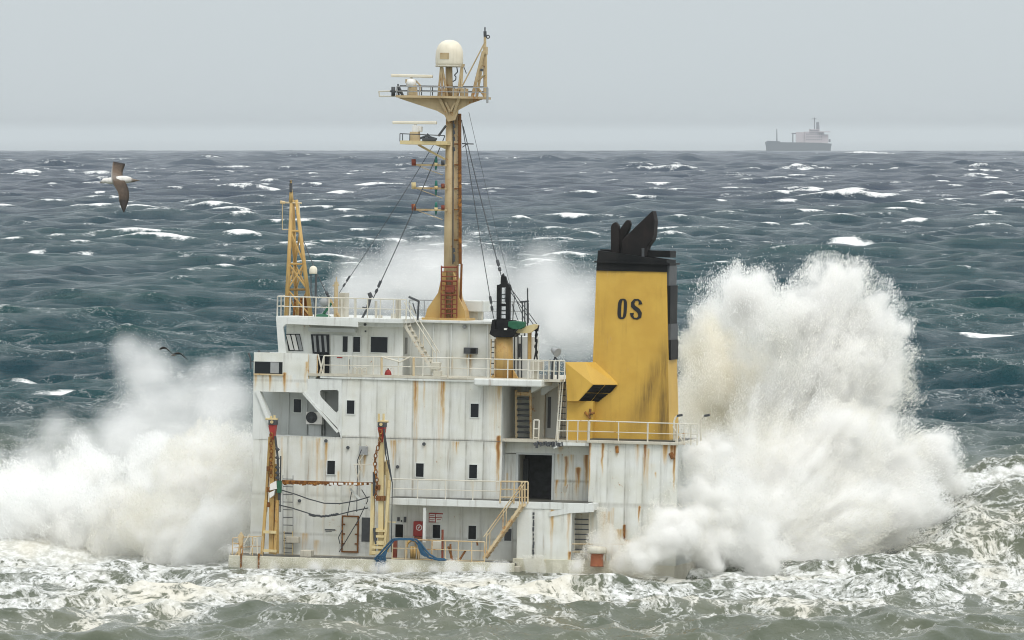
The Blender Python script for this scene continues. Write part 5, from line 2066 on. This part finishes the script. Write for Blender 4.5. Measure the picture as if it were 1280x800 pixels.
# marbled lace of old foam
w1 = N(nt, 'ShaderNodeTexNoise'); w1.inputs['Scale'].default_value = 0.5; w1.inputs['Detail'].default_value = 3
L(nt, va, w1.inputs['Vector'])
wv = N(nt, 'ShaderNodeVectorMath', operation='SCALE'); wv.inputs['Scale'].default_value = 2.6
ws = N(nt, 'ShaderNodeVectorMath', operation='SUBTRACT'); ws.inputs[1].default_value = (.5, .5, .5)
L(nt, w1.outputs['Color'], ws.inputs[0]); L(nt, ws.outputs[0], wv.inputs[0])
wa = N(nt, 'ShaderNodeVectorMath', operation='ADD')
L(nt, va, wa.inputs[0]); L(nt, wv.outputs[0], wa.inputs[1])
ra = noise(nt, wa.outputs[0], 0.62, 5, 0.62)
rb = noise(nt, wa.outputs[0], 2.1, 5, 0.66)
ridge = lambda v: mathn(nt, 'SUBTRACT', 1.0, mathn(nt, 'MULTIPLY', mathn(nt, 'ABSOLUTE', mathn(nt, 'SUBTRACT', v, 0.5)), 8.5), clamp=True)
lace = mathn(nt, 'ADD', mathn(nt, 'MULTIPLY', ridge(ra), 0.55), mathn(nt, 'MULTIPLY', ridge(rb), 0.45))
patch = noise(nt, va, 0.16, 4, 0.6)
lace = mathn(nt, 'ADD', lace, mathn(nt, 'MULTIPLY', mathn(nt, 'SUBTRACT', patch, 0.5), 1.1))
thr = mathn(nt, 'SUBTRACT', 1.0, a_cov)
lm_ = mapr(nt, mathn(nt, 'SUBTRACT', lace, thr), -0.14, 0.34)
lm_ = mathn(nt, 'MULTIPLY', lm_, mapr(nt, a_cov, 0.0, 0.12))
fine = noise(nt, v1, 1.7, 6, 0.7)
broad = noise(nt, objvec(nt, 1, .45, 1), 0.22, 7, 0.72)
tear = mathn(nt, 'ADD', mathn(nt, 'MULTIPLY', mathn(nt, 'SUBTRACT', fine, 0.5), 0.7), mathn(nt, 'MULTIPLY', mathn(nt, 'SUBTRACT', broad, 0.5), 2.5))
fm_ = mapr(nt, mathn(nt, 'ADD', a_foam, tear), 0.32, 0.80)
fm_ = mathn(nt, 'MULTIPLY', fm_, mapr(nt, a_foam, 0.0, 0.15))
mask = mathn(nt, 'MAXIMUM', fm_, lm_)
# water colour
wn = noise(nt, objvec(nt, 1, .4, 1), 0.02, 4)
c_far = (0.008, 0.029, 0.066)
c_mid = (0.006, 0.068, 0.079)
c_near = (0.120, 0.130, 0.092)
colw = mixc(nt, mathn(nt, 'MULTIPLY', a_mid, mapr(nt, wn, .3, .65, .55, 1.0)), c_far, c_mid)
colw = mixc(nt, mapr(nt, a_h, 0.3, 2.4, 0.0, 0.5), colw, mixc(nt, a_mid, (0.026, 0.052, 0.075), (0.022, 0.105, 0.088)))  # crests coloured lighter by height, standing for light through thin water
colw = mixc(nt, a_near, colw, mixc(nt, mapr(nt, patch, .35, .65), (0.075, 0.090, 0.062), c_near))
water = N(nt, 'ShaderNodeBsdfPrincipled')
L(nt, colw, water.inputs['Base Color'])
water.inputs['IOR'].default_value = 1.33
water.inputs['Roughness'].default_value = 0.14
L(nt, mapr(nt, a_near, 0, 1, .09, .2), water.inputs['Specular IOR Level'])
rip = noise(nt, objvec(nt, 1, .7, 1), 0.9, 5, 0.62)
rip2 = noise(nt, objvec(nt, 1, .5, 1), 0.18, 8, 0.80)
bp = N(nt, 'ShaderNodeBump'); L(nt, mapr(nt, a_near, 0, 1, .9, .42), bp.inputs['Strength']); bp.inputs['Distance'].default_value = 0.35
bp2 = N(nt, 'ShaderNodeBump'); L(nt, mapr(nt, a_near, 0, 1, 1.0, .16), bp2.inputs['Strength']); bp2.inputs['Distance'].default_value = 3.0
L(nt, rip2, bp2.inputs['Height']); L(nt, rip, bp.inputs['Height']); L(nt, bp2.outputs[0], bp.inputs['Normal'])
L(nt, bp.outputs[0], water.inputs['Normal'])
foamb = N(nt, 'ShaderNodeBsdfPrincipled')
bub = noise(nt, va, 3.2, 6, 0.72)
fwhite = mixc(nt, mathn(nt, 'MULTIPLY', a_near, mapr(nt, bub, .40, .60)), (0.68, 0.695, 0.685), (0.40, 0.41, 0.38))
fcol = mixc(nt, mathn(nt, 'MULTIPLY', a_near, mapr(nt, patch, .45, .70, 0, .8)), fwhite, (0.60, 0.57, 0.475))
L(nt, fcol, foamb.inputs['Base Color'])
foamb.inputs['Roughness'].default_value = 0.9
foamb.inputs['Specular IOR Level'].default_value = 0.15
bf = N(nt, 'ShaderNodeBump'); bf.inputs['Strength'].default_value = 0.6; bf.inputs['Distance'].default_value = 0.12
L(nt, mathn(nt, 'ADD', mathn(nt, 'MULTIPLY', fine, 0.6), mathn(nt, 'MULTIPLY', mask, 0.8)), bf.inputs['Height'])
L(nt, bf.outputs[0], foamb.inputs['Normal'])
mx = N(nt, 'ShaderNodeMixShader')
L(nt, mask, mx.inputs[0]); L(nt, water.outputs[0], mx.inputs[1]); L(nt, foamb.outputs[0], mx.inputs[2])
L(nt, mx.outputs[0], out.inputs[0])
M['sea_water'] = m
foam = np.maximum(foam, trail)
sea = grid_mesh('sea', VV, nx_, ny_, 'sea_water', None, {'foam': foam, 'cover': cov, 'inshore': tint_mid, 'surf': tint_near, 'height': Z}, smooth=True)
tag(sea, 'rough grey green sea with whitecaps and foamy surf', 'sea', kind='structure')

# ================================================================== spray
m, nt = new_mat('sea_spray')
out = N(nt, 'ShaderNodeOutputMaterial')
df = N(nt, 'ShaderNodeBsdfDiffuse'); tl_ = N(nt, 'ShaderNodeBsdfTranslucent'); mx = N(nt, 'ShaderNodeMixShader')
mx.inputs[0].default_value = 0.5
sn = noise(nt, objvec(nt), 0.16, 3)
sc_ = mixc(nt, mapr(nt, sn, .38, .62), (0.95, 0.955, 0.95), (0.90, 0.885, 0.83))
for bs in (df, tl_):
    L(nt, sc_, bs.inputs['Color'])
L(nt, df.outputs[0], mx.inputs[1]); L(nt, tl_.outputs[0], mx.inputs[2]); L(nt, mx.outputs[0], out.inputs[0])
M['sea_spray'] = m


# ---- density grids turned into fog volumes
def field(P, blobs, depth, amp, freq, seed, warp=1.0, billow=0.5, octs=5, carve=()):
    C = np.array([list(W(b[0], b[1], b[2])) for b in blobs], np.float32)
    Rr = np.array([b[3] * b[2] / FPX for b in blobs], np.float32)
    sc3 = np.array([1, depth, 1], np.float32)
    out = np.full(len(P), -9, np.float32)
    f = out.copy()
    for c, r in zip(C, Rr):
        f = np.maximum(f, 1 - np.sqrt((((P - c) / sc3 / r) ** 2).sum(1)))
    near = np.nonzero(f > -.75)[0]
    Pn = P[near]
    w = np.stack([fbm(Pn, freq * .8, 3, seed=seed + 1.1 * k) - .5 for k in range(3)], 1)
    Q = Pn + w * np.float32(warp * 2.0)
    f = np.full(len(Q), -9, np.float32)
    for c, r in zip(C, Rr):
        f = np.maximum(f, 1 - np.sqrt((((Q - c) / sc3 / r) ** 2).sum(1)))
    for b in carve:
        c = np.array(list(W(b[0], b[1], b[2])), np.float32)
        f = np.minimum(f, np.sqrt((((Q - c) / np.float32(b[3] * b[2] / FPX)) ** 2).sum(1)) - 1.0)
    nz_ = fbm(Pn, freq, octs, 0.60, seed=seed * 1.3)
    bil = np.abs(fbm(Pn, freq * 2.0, 4, 0.55, seed=seed * 2.1 + 5) - .5) * 2
    out[near] = f + amp * (nz_ - .5) * 1.6 - amp * billow * (bil - .25)
    return out


def bounds(blobs, depth, pad=1.12):
    C = np.array([list(W(b[0], b[1], b[2])) for b in blobs]); Rr = np.array([b[3] * b[2] / FPX for b in blobs])[:, None] * np.array([1, depth, 1]) * pad
    return (C - Rr).min(0), (C + Rr).max(0)


def fog_nodes():
    ng = bpy.data.node_groups.new('fog_from_samples', 'GeometryNodeTree')
    ng.interface.new_socket('Geometry', in_out='INPUT', socket_type='NodeSocketGeometry')
    for nm in ('Min', 'Max', 'Res'):
        ng.interface.new_socket(nm, in_out='INPUT', socket_type='NodeSocketVector')
    ng.interface.new_socket('Material', in_out='INPUT', socket_type='NodeSocketMaterial')
    ng.interface.new_socket('Geometry', in_out='OUTPUT', socket_type='NodeSocketGeometry')
    gi = ng.nodes.new('NodeGroupInput'); go = ng.nodes.new('NodeGroupOutput')
    vc = ng.nodes.new('GeometryNodeVolumeCube')
    pos = ng.nodes.new('GeometryNodeInputPosition')
    def vm(op, a, b):
        n = ng.nodes.new('ShaderNodeVectorMath'); n.operation = op
        ng.links.new(a, n.inputs[0])
        if isinstance(b, tuple):
            n.inputs[1].default_value = b
        elif b is not None:
            ng.links.new(b, n.inputs[1])
        return n.outputs[0]
    def mm(op, a, b=None):
        n = ng.nodes.new('ShaderNodeMath'); n.operation = op
        for i, x in enumerate((a, b)):
            if x is None: continue
            if isinstance(x, (int, float)): n.inputs[i].default_value = x
            else: ng.links.new(x, n.inputs[i])
        return n.outputs[0]
    mn, mxx, rs = gi.outputs['Min'], gi.outputs['Max'], gi.outputs['Res']
    one = vm('SUBTRACT', rs, (1, 1, 1))
    q = vm('MULTIPLY', vm('DIVIDE', vm('SUBTRACT', pos.outputs[0], mn), vm('SUBTRACT', mxx, mn)), one)
    q = vm('FLOOR', vm('ADD', q, (.5, .5, .5)), None)
    q = vm('MINIMUM', vm('MAXIMUM', q, (0, 0, 0)), one)
    sp = ng.nodes.new('ShaderNodeSeparateXYZ'); ng.links.new(q, sp.inputs[0])
    sr = ng.nodes.new('ShaderNodeSeparateXYZ'); ng.links.new(rs, sr.inputs[0])
    idx = mm('ADD', mm('MULTIPLY', mm('ADD', mm('MULTIPLY', sp.outputs[2], sr.outputs[1]), sp.outputs[1]), sr.outputs[0]), sp.outputs[0])
    f2i = ng.nodes.new('FunctionNodeFloatToInt'); f2i.rounding_mode = 'ROUND'
    ng.links.new(idx, f2i.inputs[0])
    at = ng.nodes.new('GeometryNodeInputNamedAttribute'); at.data_type = 'FLOAT'; at.inputs[0].default_value = 'density'
    si = ng.nodes.new('GeometryNodeSampleIndex'); si.data_type = 'FLOAT'; si.domain = 'POINT'
    ng.links.new(gi.outputs['Geometry'], si.inputs['Geometry'])
    ng.links.new(at.outputs[0], si.inputs['Value'])
    ng.links.new(f2i.outputs[0], si.inputs['Index'])
    ng.links.new(si.outputs[0], vc.inputs['Density'])
    ng.links.new(mn, vc.inputs['Min']); ng.links.new(mxx, vc.inputs['Max'])
    for k in range(3):
        ng.links.new(sr.outputs[k], vc.inputs['Resolution ' + 'XYZ'[k]])
    sm = ng.nodes.new('GeometryNodeSetMaterial')
    ng.links.new(vc.outputs[0], sm.inputs[0]); ng.links.new(gi.outputs['Material'], sm.inputs['Material'])
    ng.links.new(sm.outputs[0], go.inputs[0])
    return ng


FOG = fog_nodes()


def spray_volume_mat(name, col, scale):
    m, nt = new_mat(name)
    out = N(nt, 'ShaderNodeOutputMaterial')
    pv = N(nt, 'ShaderNodeVolumePrincipled')
    pv.inputs['Color'].default_value = (*col, 1)
    pv.inputs['Density'].default_value = scale
    pv.inputs['Anisotropy'].default_value = 0.0
    L(nt, pv.outputs[0], out.inputs['Volume'])
    return m



def droplets(name, pts, rad, label, cat='spray', g=None, throw=None):
    """one mesh of small drop-sized facets"""
    n = len(pts)
    u_ = g.normal(size=(n, 3)).astype(np.float32)
    u_ /= np.linalg.norm(u_, axis=1, keepdims=True)
    w_ = g.normal(size=(n, 3)).astype(np.float32)
    w_ -= u_ * (u_ * w_).sum(1, keepdims=True)
    w_ /= np.linalg.norm(w_, axis=1, keepdims=True)
    r_ = rad[:, None].astype(np.float32)
    co = np.empty((n, 3, 3), np.float32)
    co[:, 0] = pts + u_ * r_
    co[:, 1] = pts + (-0.5 * u_ + 0.866 * w_) * r_
    co[:, 2] = pts + (-0.5 * u_ - 0.866 * w_) * r_
    if throw is not None:
        co = co - pts[:, None, :]
        co += throw[:, None, :] * (co * throw[:, None, :]).sum(2, keepdims=True) * np.float32(1.0) * g.gamma(1.1, 1.3, n).astype(np.float32)[:, None, None]
        co += pts[:, None, :]
    me = bpy.data.meshes.new(name)
    me.vertices.add(n * 3)
    me.vertices.foreach_set('co', co.ravel())
    me.loops.add(n * 3)
    me.loops.foreach_set('vertex_index', np.arange(n * 3, dtype=np.int32))
    me.polygons.add(n)
    me.polygons.foreach_set('loop_start', np.arange(0, n * 3, 3, dtype=np.int32))
    me.update(calc_edges=True)
    me.materials.append(M['sea_spray'])
    o = link(bpy.data.objects.new(name, me))
    return tag(o, label, cat, kind='stuff')


def spray(label, blobs, cell, smax, seed, ndrop, depth=.55, amp=.8, freq=.3, edge=.4, gamma=1.4, mat=None, warp=1.0, billow=.35, fine=0.6, r0=.012, r1=.028, shell=.07, sw=.11, fling=.18, octs=6, centre=None, radial=0.0, carve=(), streak=0.0):
    """a body of spray: drop facets thrown about its surface, and a mist volume inside them as its part"""
    g = np.random.default_rng(seed)
    mn, mx_ = bounds(blobs, depth, 1.25)
    res = np.maximum(((mx_ - mn) / cell).astype(int), 2)
    ax = [np.linspace(mn[k], mx_[k], res[k], dtype=np.float32) for k in range(3)]
    zz, yy, xx = np.meshgrid(ax[2], ax[1], ax[0], indexing='ij')
    P_ = np.stack([xx.ravel(), yy.ravel(), zz.ravel()], 1)
    f = field(P_, blobs, depth, amp, freq, seed, warp, billow, octs, carve)
    if centre is not None:
        c = np.array(list(W(*centre)), np.float32)
        nn_ = np.nonzero(f > -1.2)[0]
        v_ = P_[nn_] - c
        rl = np.linalg.norm(v_, axis=1, keepdims=True) + 1e-3
        v_ = v_ / rl
        f[nn_] += radial * sstep(1.5, 8, rl[:, 0]) * (.55 * fbm(v_ * 7 + rl * 0.07, 1.0, 4, seed=2.7) + .45 * fbm(v_ * 19 + rl * 0.14, 1.0, 4, seed=6.1) - .5)
    d_ = np.clip(f / edge, 0, 1) ** gamma
    if fine:
        nn_ = np.nonzero(d_ > 0)[0]
        d_[nn_] = d_[nn_] * np.clip(1 + fine * (fbm(P_[nn_], 1.9, 4, .65, seed=seed + 9) - .5) * 3.4, 0.03, 3)
    d_ *= smax
    d_[d_ < 0.002] = 0
    wgt = np.exp(-((f - shell) / sw) ** 2) * (P_[:, 2] > -1.0)
    wgt[f < -.45] = 0
    cs = np.cumsum(wgt)
    ii = np.searchsorted(cs, g.random(ndrop) * cs[-1])
    ii = np.minimum(ii, len(P_) - 1)
    pts = P_[ii] + (g.random((ndrop, 3)).astype(np.float32) - .5) * cell * 1.1
    far_ = g.random(ndrop) < .14
    pts[far_] += g.normal(size=(far_.sum(), 3)).astype(np.float32) * fling * np.abs(g.normal(size=(far_.sum(), 1))).astype(np.float32)
    rad = (r0 + (r1 - r0) * g.random(ndrop) ** 2.0).astype(np.float32)
    rad[far_] *= .7
    throw = None
    if centre is not None:
        throw = pts - c + g.normal(size=pts.shape).astype(np.float32) * 1.2
        throw /= np.linalg.norm(throw, axis=1, keepdims=True) + 1e-4
    top = droplets('sea_spray', pts, rad, label, g=g, throw=throw)
    me = bpy.data.meshes.new('mist')
    me.vertices.add(len(P_))
    a_ = me.attributes.new('density', 'FLOAT', 'POINT')
    a_.data.foreach_set('value', d_.astype(np.float32))
    me.materials.append(mat)
    o = link(bpy.data.objects.new('mist', me), top)
    md = o.modifiers.new('fog', 'NODES')
    md.node_group = FOG
    ids = {s_.name: s_.identifier for s_ in FOG.interface.items_tree if s_.item_type == 'SOCKET' and s_.in_out == 'INPUT'}
    md[ids['Min']] = [float(q) for q in mn]
    md[ids['Max']] = [float(q) for q in mx_]
    md[ids['Res']] = [float(q) for q in res]
    md[ids['Material']] = mat
    print('spray', res, float((d_ > 0).mean()))
    return top


RIGHT = [(1195, 606, 306, 16), (1222, 600, 306.3, 11), (1248, 596, 306.6, 12), (1272, 590, 306.8, 12), (1300, 588, 307, 14), (835, 688, 291, 44), (805, 700, 288.5, 26), (885, 668, 292, 66), (955, 662, 294, 74), (1035, 662, 296, 70), (1105, 655, 298.5, 56), (1155, 632, 301, 40), (1192, 604, 304, 20), (885, 600, 297, 52), (868, 560, 300, 30),
         (905, 572, 300, 50), (965, 590, 298, 76), (1045, 585, 299, 80), (1110, 578, 301, 60), (1152, 570, 303, 36), (975, 500, 305, 70), (1042, 500, 303, 80), (1092, 480, 303, 52), (1100, 522, 303, 34),
         (966, 428, 306, 70), (1034, 425, 304, 74), (1085, 440, 304, 60), (1098, 480, 303, 44), (1092, 402, 304, 38), (1114, 430, 304, 28), (930, 374, 304, 46), (918, 348, 305, 18), (988, 412, 305, 26), (1050, 372, 304, 46), (1086, 388, 304, 38), (905, 390, 307, 34),
         (1042, 346, 304, 22), (946, 348, 306, 20), (1128, 412, 304, 20), (1064, 345, 304, 14), (916, 356, 306, 14), (1172, 590, 303, 26), (866, 612, 287.5, 36), (852, 650, 286.0, 38), (874, 582, 288.5, 34), (838, 680, 285.2, 38), (812, 700, 284.8, 30), (876, 556, 291, 26), (890, 640, 288, 50), (880, 690, 287, 40), (940, 690, 289, 40)]
LEFT = [(296, 560, 299, 40), (302, 610, 297, 40), (262, 560, 301, 40), (285, 590, 300, 40), (300, 655, 296, 40), (120, 590, 304, 40), (190, 580, 304, 40), (-40, 650, 301, 60), (20, 655, 300, 56), (85, 650, 299, 58), (150, 650, 298, 54), (215, 655, 296, 52), (272, 665, 293.5, 42), (298, 628, 298, 34), (245, 610, 300, 46), (175, 612, 302, 44), (105, 618, 303, 42), (35, 620, 304, 42),
        (292, 690, 290.5, 18), (20, 682, 299, 40), (90, 680, 298, 42), (160, 682, 297, 42), (225, 684, 295, 40)]
LMIST = [(270, 530, 302, 50), (240, 500, 304, 46), (285, 640, 299, 46), (295, 600, 301, 50), (190, 600, 306, 60), (60, 540, 310, 40), (285, 560, 302, 60), (225, 560, 304, 70), (288, 500, 303, 50), (250, 500, 304, 58), (205, 515, 306, 56), (150, 560, 308, 60), (100, 570, 308, 50), (40, 590, 308, 56), (-30, 600, 308, 60), (185, 458, 308, 36), (165, 440, 308, 26),
         (215, 470, 306, 34), (298, 455, 302, 24), (95, 545, 306, 22), (270, 470, 303, 30)]
CARVE = [(893, 470, 301, 54), (884, 530, 300, 40), (918, 425, 301.5, 34), (988, 640, 290.5, 24), (1045, 590, 291.5, 34), (936, 702, 284.6, 20), (1090, 640, 294, 24), (1000, 470, 297, 36), (1080, 380, 299, 22), (996, 356, 303, 30), (1002, 392, 300, 22), (1142, 500, 302, 18), (868, 400, 303, 22)]
BMIST = [(700, 405, 313, 70), (655, 425, 313, 70), (730, 370, 314, 50), (450, 360, 313, 40), (480, 372, 312, 52), (525, 345, 313, 46), (440, 385, 312, 44), (590, 370, 314, 76), (660, 370, 314, 70), (705, 390, 314, 60), (690, 335, 315, 46), (560, 330, 314, 40), (735, 420, 314, 44), (500, 320, 313, 26), (620, 340, 315, 40), (420, 402, 312, 30)]


VOL_W = spray_volume_mat('spray_mist', (0.997, 0.997, 0.997), 1.0)
VOL_S = spray_volume_mat('sandy_spray_mist', (0.991, 0.990, 0.983), 1.0)
spray('tall burst of white spray exploding beside the funnel', RIGHT, .095, 9.0, 3, 620000, amp=.85, freq=.34, edge=.72, gamma=2.2, billow=.08, fine=1.25, warp=.6, mat=VOL_S, centre=(880, 745, 298), radial=2.3, fling=.55, shell=.06, sw=.13, carve=CARVE, r0=.010, r1=.026)
MUDDY_SHADE = [(905, 500, 310, 62), (902, 438, 311, 54), (872, 455, 312, 36), (868, 510, 312, 38), (880, 560, 309, 40), (930, 400, 311, 36), (950, 470, 310, 50)]
VOL_M = spray_volume_mat('muddy_shade_mist', (0.965, 0.948, 0.895), 1.0)  # sandy tint, darkened so the plume hollow's shade sits in the colour
spray('dun sand laden spray coloured darker for the shaded hollow behind the funnel', MUDDY_SHADE, .13, 5.0, 15, 90000, amp=.8, freq=.36, edge=.6, gamma=1.7, billow=.15, fine=1.0, mat=VOL_M, centre=(880, 745, 300), radial=1.4, r0=.01, r1=.022)
spray('low churning white surf breaking under the bridge wing', LEFT, .11, 7.0, 5, 420000, amp=1.1, freq=.42, edge=.6, gamma=1.8, billow=.1, fine=1.2, mat=VOL_S, centre=(150, 790, 300), radial=1.2, shell=.05, sw=.13, r0=.010, r1=.026)
spray('thin veil of mist blowing up above the low churning surf', LMIST, .2, 1.15, 6, 40000, amp=.8, freq=.17, edge=.8, gamma=1.3, fine=.3, mat=VOL_W, r1=.02, sw=.2)
spray('pale mist hanging behind the main mast and funnel', BMIST, .22, .8, 9, 30000, amp=.8, freq=.16, edge=.8, gamma=1.3, fine=.3, mat=VOL_W, r1=.02, sw=.2)
SPL = [(754, 684, 286.5, 16), (733, 690, 286.3, 11), (772, 692, 286.5, 14), (758, 672, 286.6, 12), (742, 677, 286.4, 10), (778, 704, 286.0, 18), (765, 664, 286.8, 7), (720, 708, 285.6, 12), (800, 690, 285.8, 16)]
FOOT = [(300 + i * 29 + (i * 37 % 13), 716.5 - (i * 53 % 5), 288.6 - .0072 * (i * 29) - .25, 7 + (i * 29 % 8)) for i in range(12)]
spray('low foam slapping along the foot of the hull', FOOT, .06, 4.0, 18, 16000, amp=.9, freq=1.2, edge=.6, mat=VOL_W, warp=.3, r0=.008, r1=.018, depth=.7)
gR = np.random.default_rng(77)
sp_ = spray('water splashing over the orange bollard', SPL, .06, 2.6, 12, 26000, amp=1.0, freq=1.1, edge=.6, mat=VOL_W, warp=.3, r0=.01, r1=.022, depth=.8)
fall = []
for (xa, xb, ya, yb, n_) in ((655, 680, 694, 716, 9000), (746, 760, 634, 674, 6000), (486, 640, 703, 718, 5000), (290, 470, 698, 718, 9000), (645, 790, 702, 718, 5000)):
    for _ in range(n_):
        t = gR.random()
        x = xa + (xb - xa) * (math.floor(gR.random() * 9) / 9 + gR.normal() * .03) + t * 4
        fall.append(list(ship.matrix_basis @ S(x, ya + (yb - ya) * t, -2.25 if xb < 660 or xa == 655 else -1.4)))
fall = np.array(fall, np.float32) + gR.normal(size=(len(fall), 3)).astype(np.float32) * .025
droplets('water_fall', fall, gR.uniform(.006, .016, len(fall)).astype(np.float32), 'thin streams of water pouring off the deck edge', g=gR)

# ================================================================== air, sky, light
mb = MB().box(-70000, 70000, -400, 95000, -40, 62)
m, nt = new_mat('sea_haze')
out = N(nt, 'ShaderNodeOutputMaterial')
pv = N(nt, 'ShaderNodeVolumePrincipled')
pv.inputs['Color'].default_value = (0.76, 0.80, 0.815, 1)
pv.inputs['Density'].default_value = HAZE
pv.inputs['Anisotropy'].default_value = 0.0
L(nt, pv.outputs[0], out.inputs['Volume'])
M['haze'] = m
if HAZE > 0:
    hz = mb.build('haze', 'haze')
    tag(hz, 'pale sea haze thickening towards the horizon', 'haze', kind='stuff')

SUN_EL, SUN_AZ = 58.0, 150.0                       # azimuth clockwise from +Y: behind the camera, to the right
wd = bpy.data.worlds.new('World')
SC.world = wd
wd.use_nodes = True
nt = wd.node_tree
nt.nodes.clear()
out = N(nt, 'ShaderNodeOutputWorld')
bg = N(nt, 'ShaderNodeBackground')
sky = N(nt, 'ShaderNodeTexSky')
sky.sky_type = 'NISHITA'
sky.sun_disc = False
sky.sun_elevation = R(SUN_EL)
sky.sun_rotation = R(SUN_AZ)
sky.air_density = 1.0
sky.dust_density = 6.0
sky.ozone_density = 1.0
hs = N(nt, 'ShaderNodeHueSaturation')
hs.inputs['Saturation'].default_value = 0.16
L(nt, sky.outputs[0], hs.inputs['Color'])
# overcast deck: brighter overhead than at the horizon
tc = N(nt, 'ShaderNodeTexCoord')
sx = N(nt, 'ShaderNodeSeparateXYZ')
L(nt, tc.outputs['Generated'], sx.inputs[0])
ov = mapr(nt, sx.outputs['Z'], 0.0, 1.0, 0.0, 1.0, smooth=False)
cn = noise(nt, tc.outputs['Generated'], 7.0, 4)
ovc = mixc(nt, ov, tuple(x * SKY_H for x in (0.86, 0.95, 0.99)), tuple(x * SKY_Z for x in (0.97, 0.99, 1.0)))
ovc = mixc(nt, mapr(nt, cn, .3, .7, 0, .10), ovc, tuple(x * SKY_H * .9 for x in (0.97, 0.99, 1.0)))
L(nt, mixc(nt, 0.75, hs.outputs[0], ovc), bg.inputs['Color'])
bg.inputs['Strength'].default_value = SKY_S
L(nt, bg.outputs[0], out.inputs[0])
sd = bpy.data.lights.new('sun', 'SUN')
sd.energy = SUN_E
sd.angle = R(25)
sd.color = (1.0, 0.975, 0.94)
so = link(bpy.data.objects.new('sun', sd))
v = Vector((math.sin(R(SUN_AZ)) * math.cos(R(SUN_EL)), math.cos(R(SUN_AZ)) * math.cos(R(SUN_EL)), math.sin(R(SUN_EL))))
so.rotation_euler = v.to_track_quat('Z', 'Y').to_euler()

vs = SC.view_settings
SC.display_settings.display_device = 'sRGB'
vs.view_transform = 'Standard'
vs.look = 'None'
vs.exposure = EXPO
vs.gamma = 1.0
vs.use_curve_mapping = False
cy = SC.cycles
cy.max_bounces = 20
cy.diffuse_bounces = 7
cy.glossy_bounces = 3
cy.transmission_bounces = 7
cy.volume_bounces = 14
cy.volume_step_rate = 1.6
cy.use_light_tree = False
cy.transparent_max_bounces = 8
cy.use_adaptive_sampling = True
cy.adaptive_threshold = 0.02
cy.use_denoising = True
cy.filter_width = 1.05
try:
    cy.denoiser = 'OPENIMAGEDENOISE'
    cy.denoising_input_passes = 'RGB_ALBEDO_NORMAL'
    cy.denoising_prefilter = 'ACCURATE'
except Exception:
    pass
cy.caustics_reflective = False
cy.caustics_refractive = False
SC.render.film_transparent = False
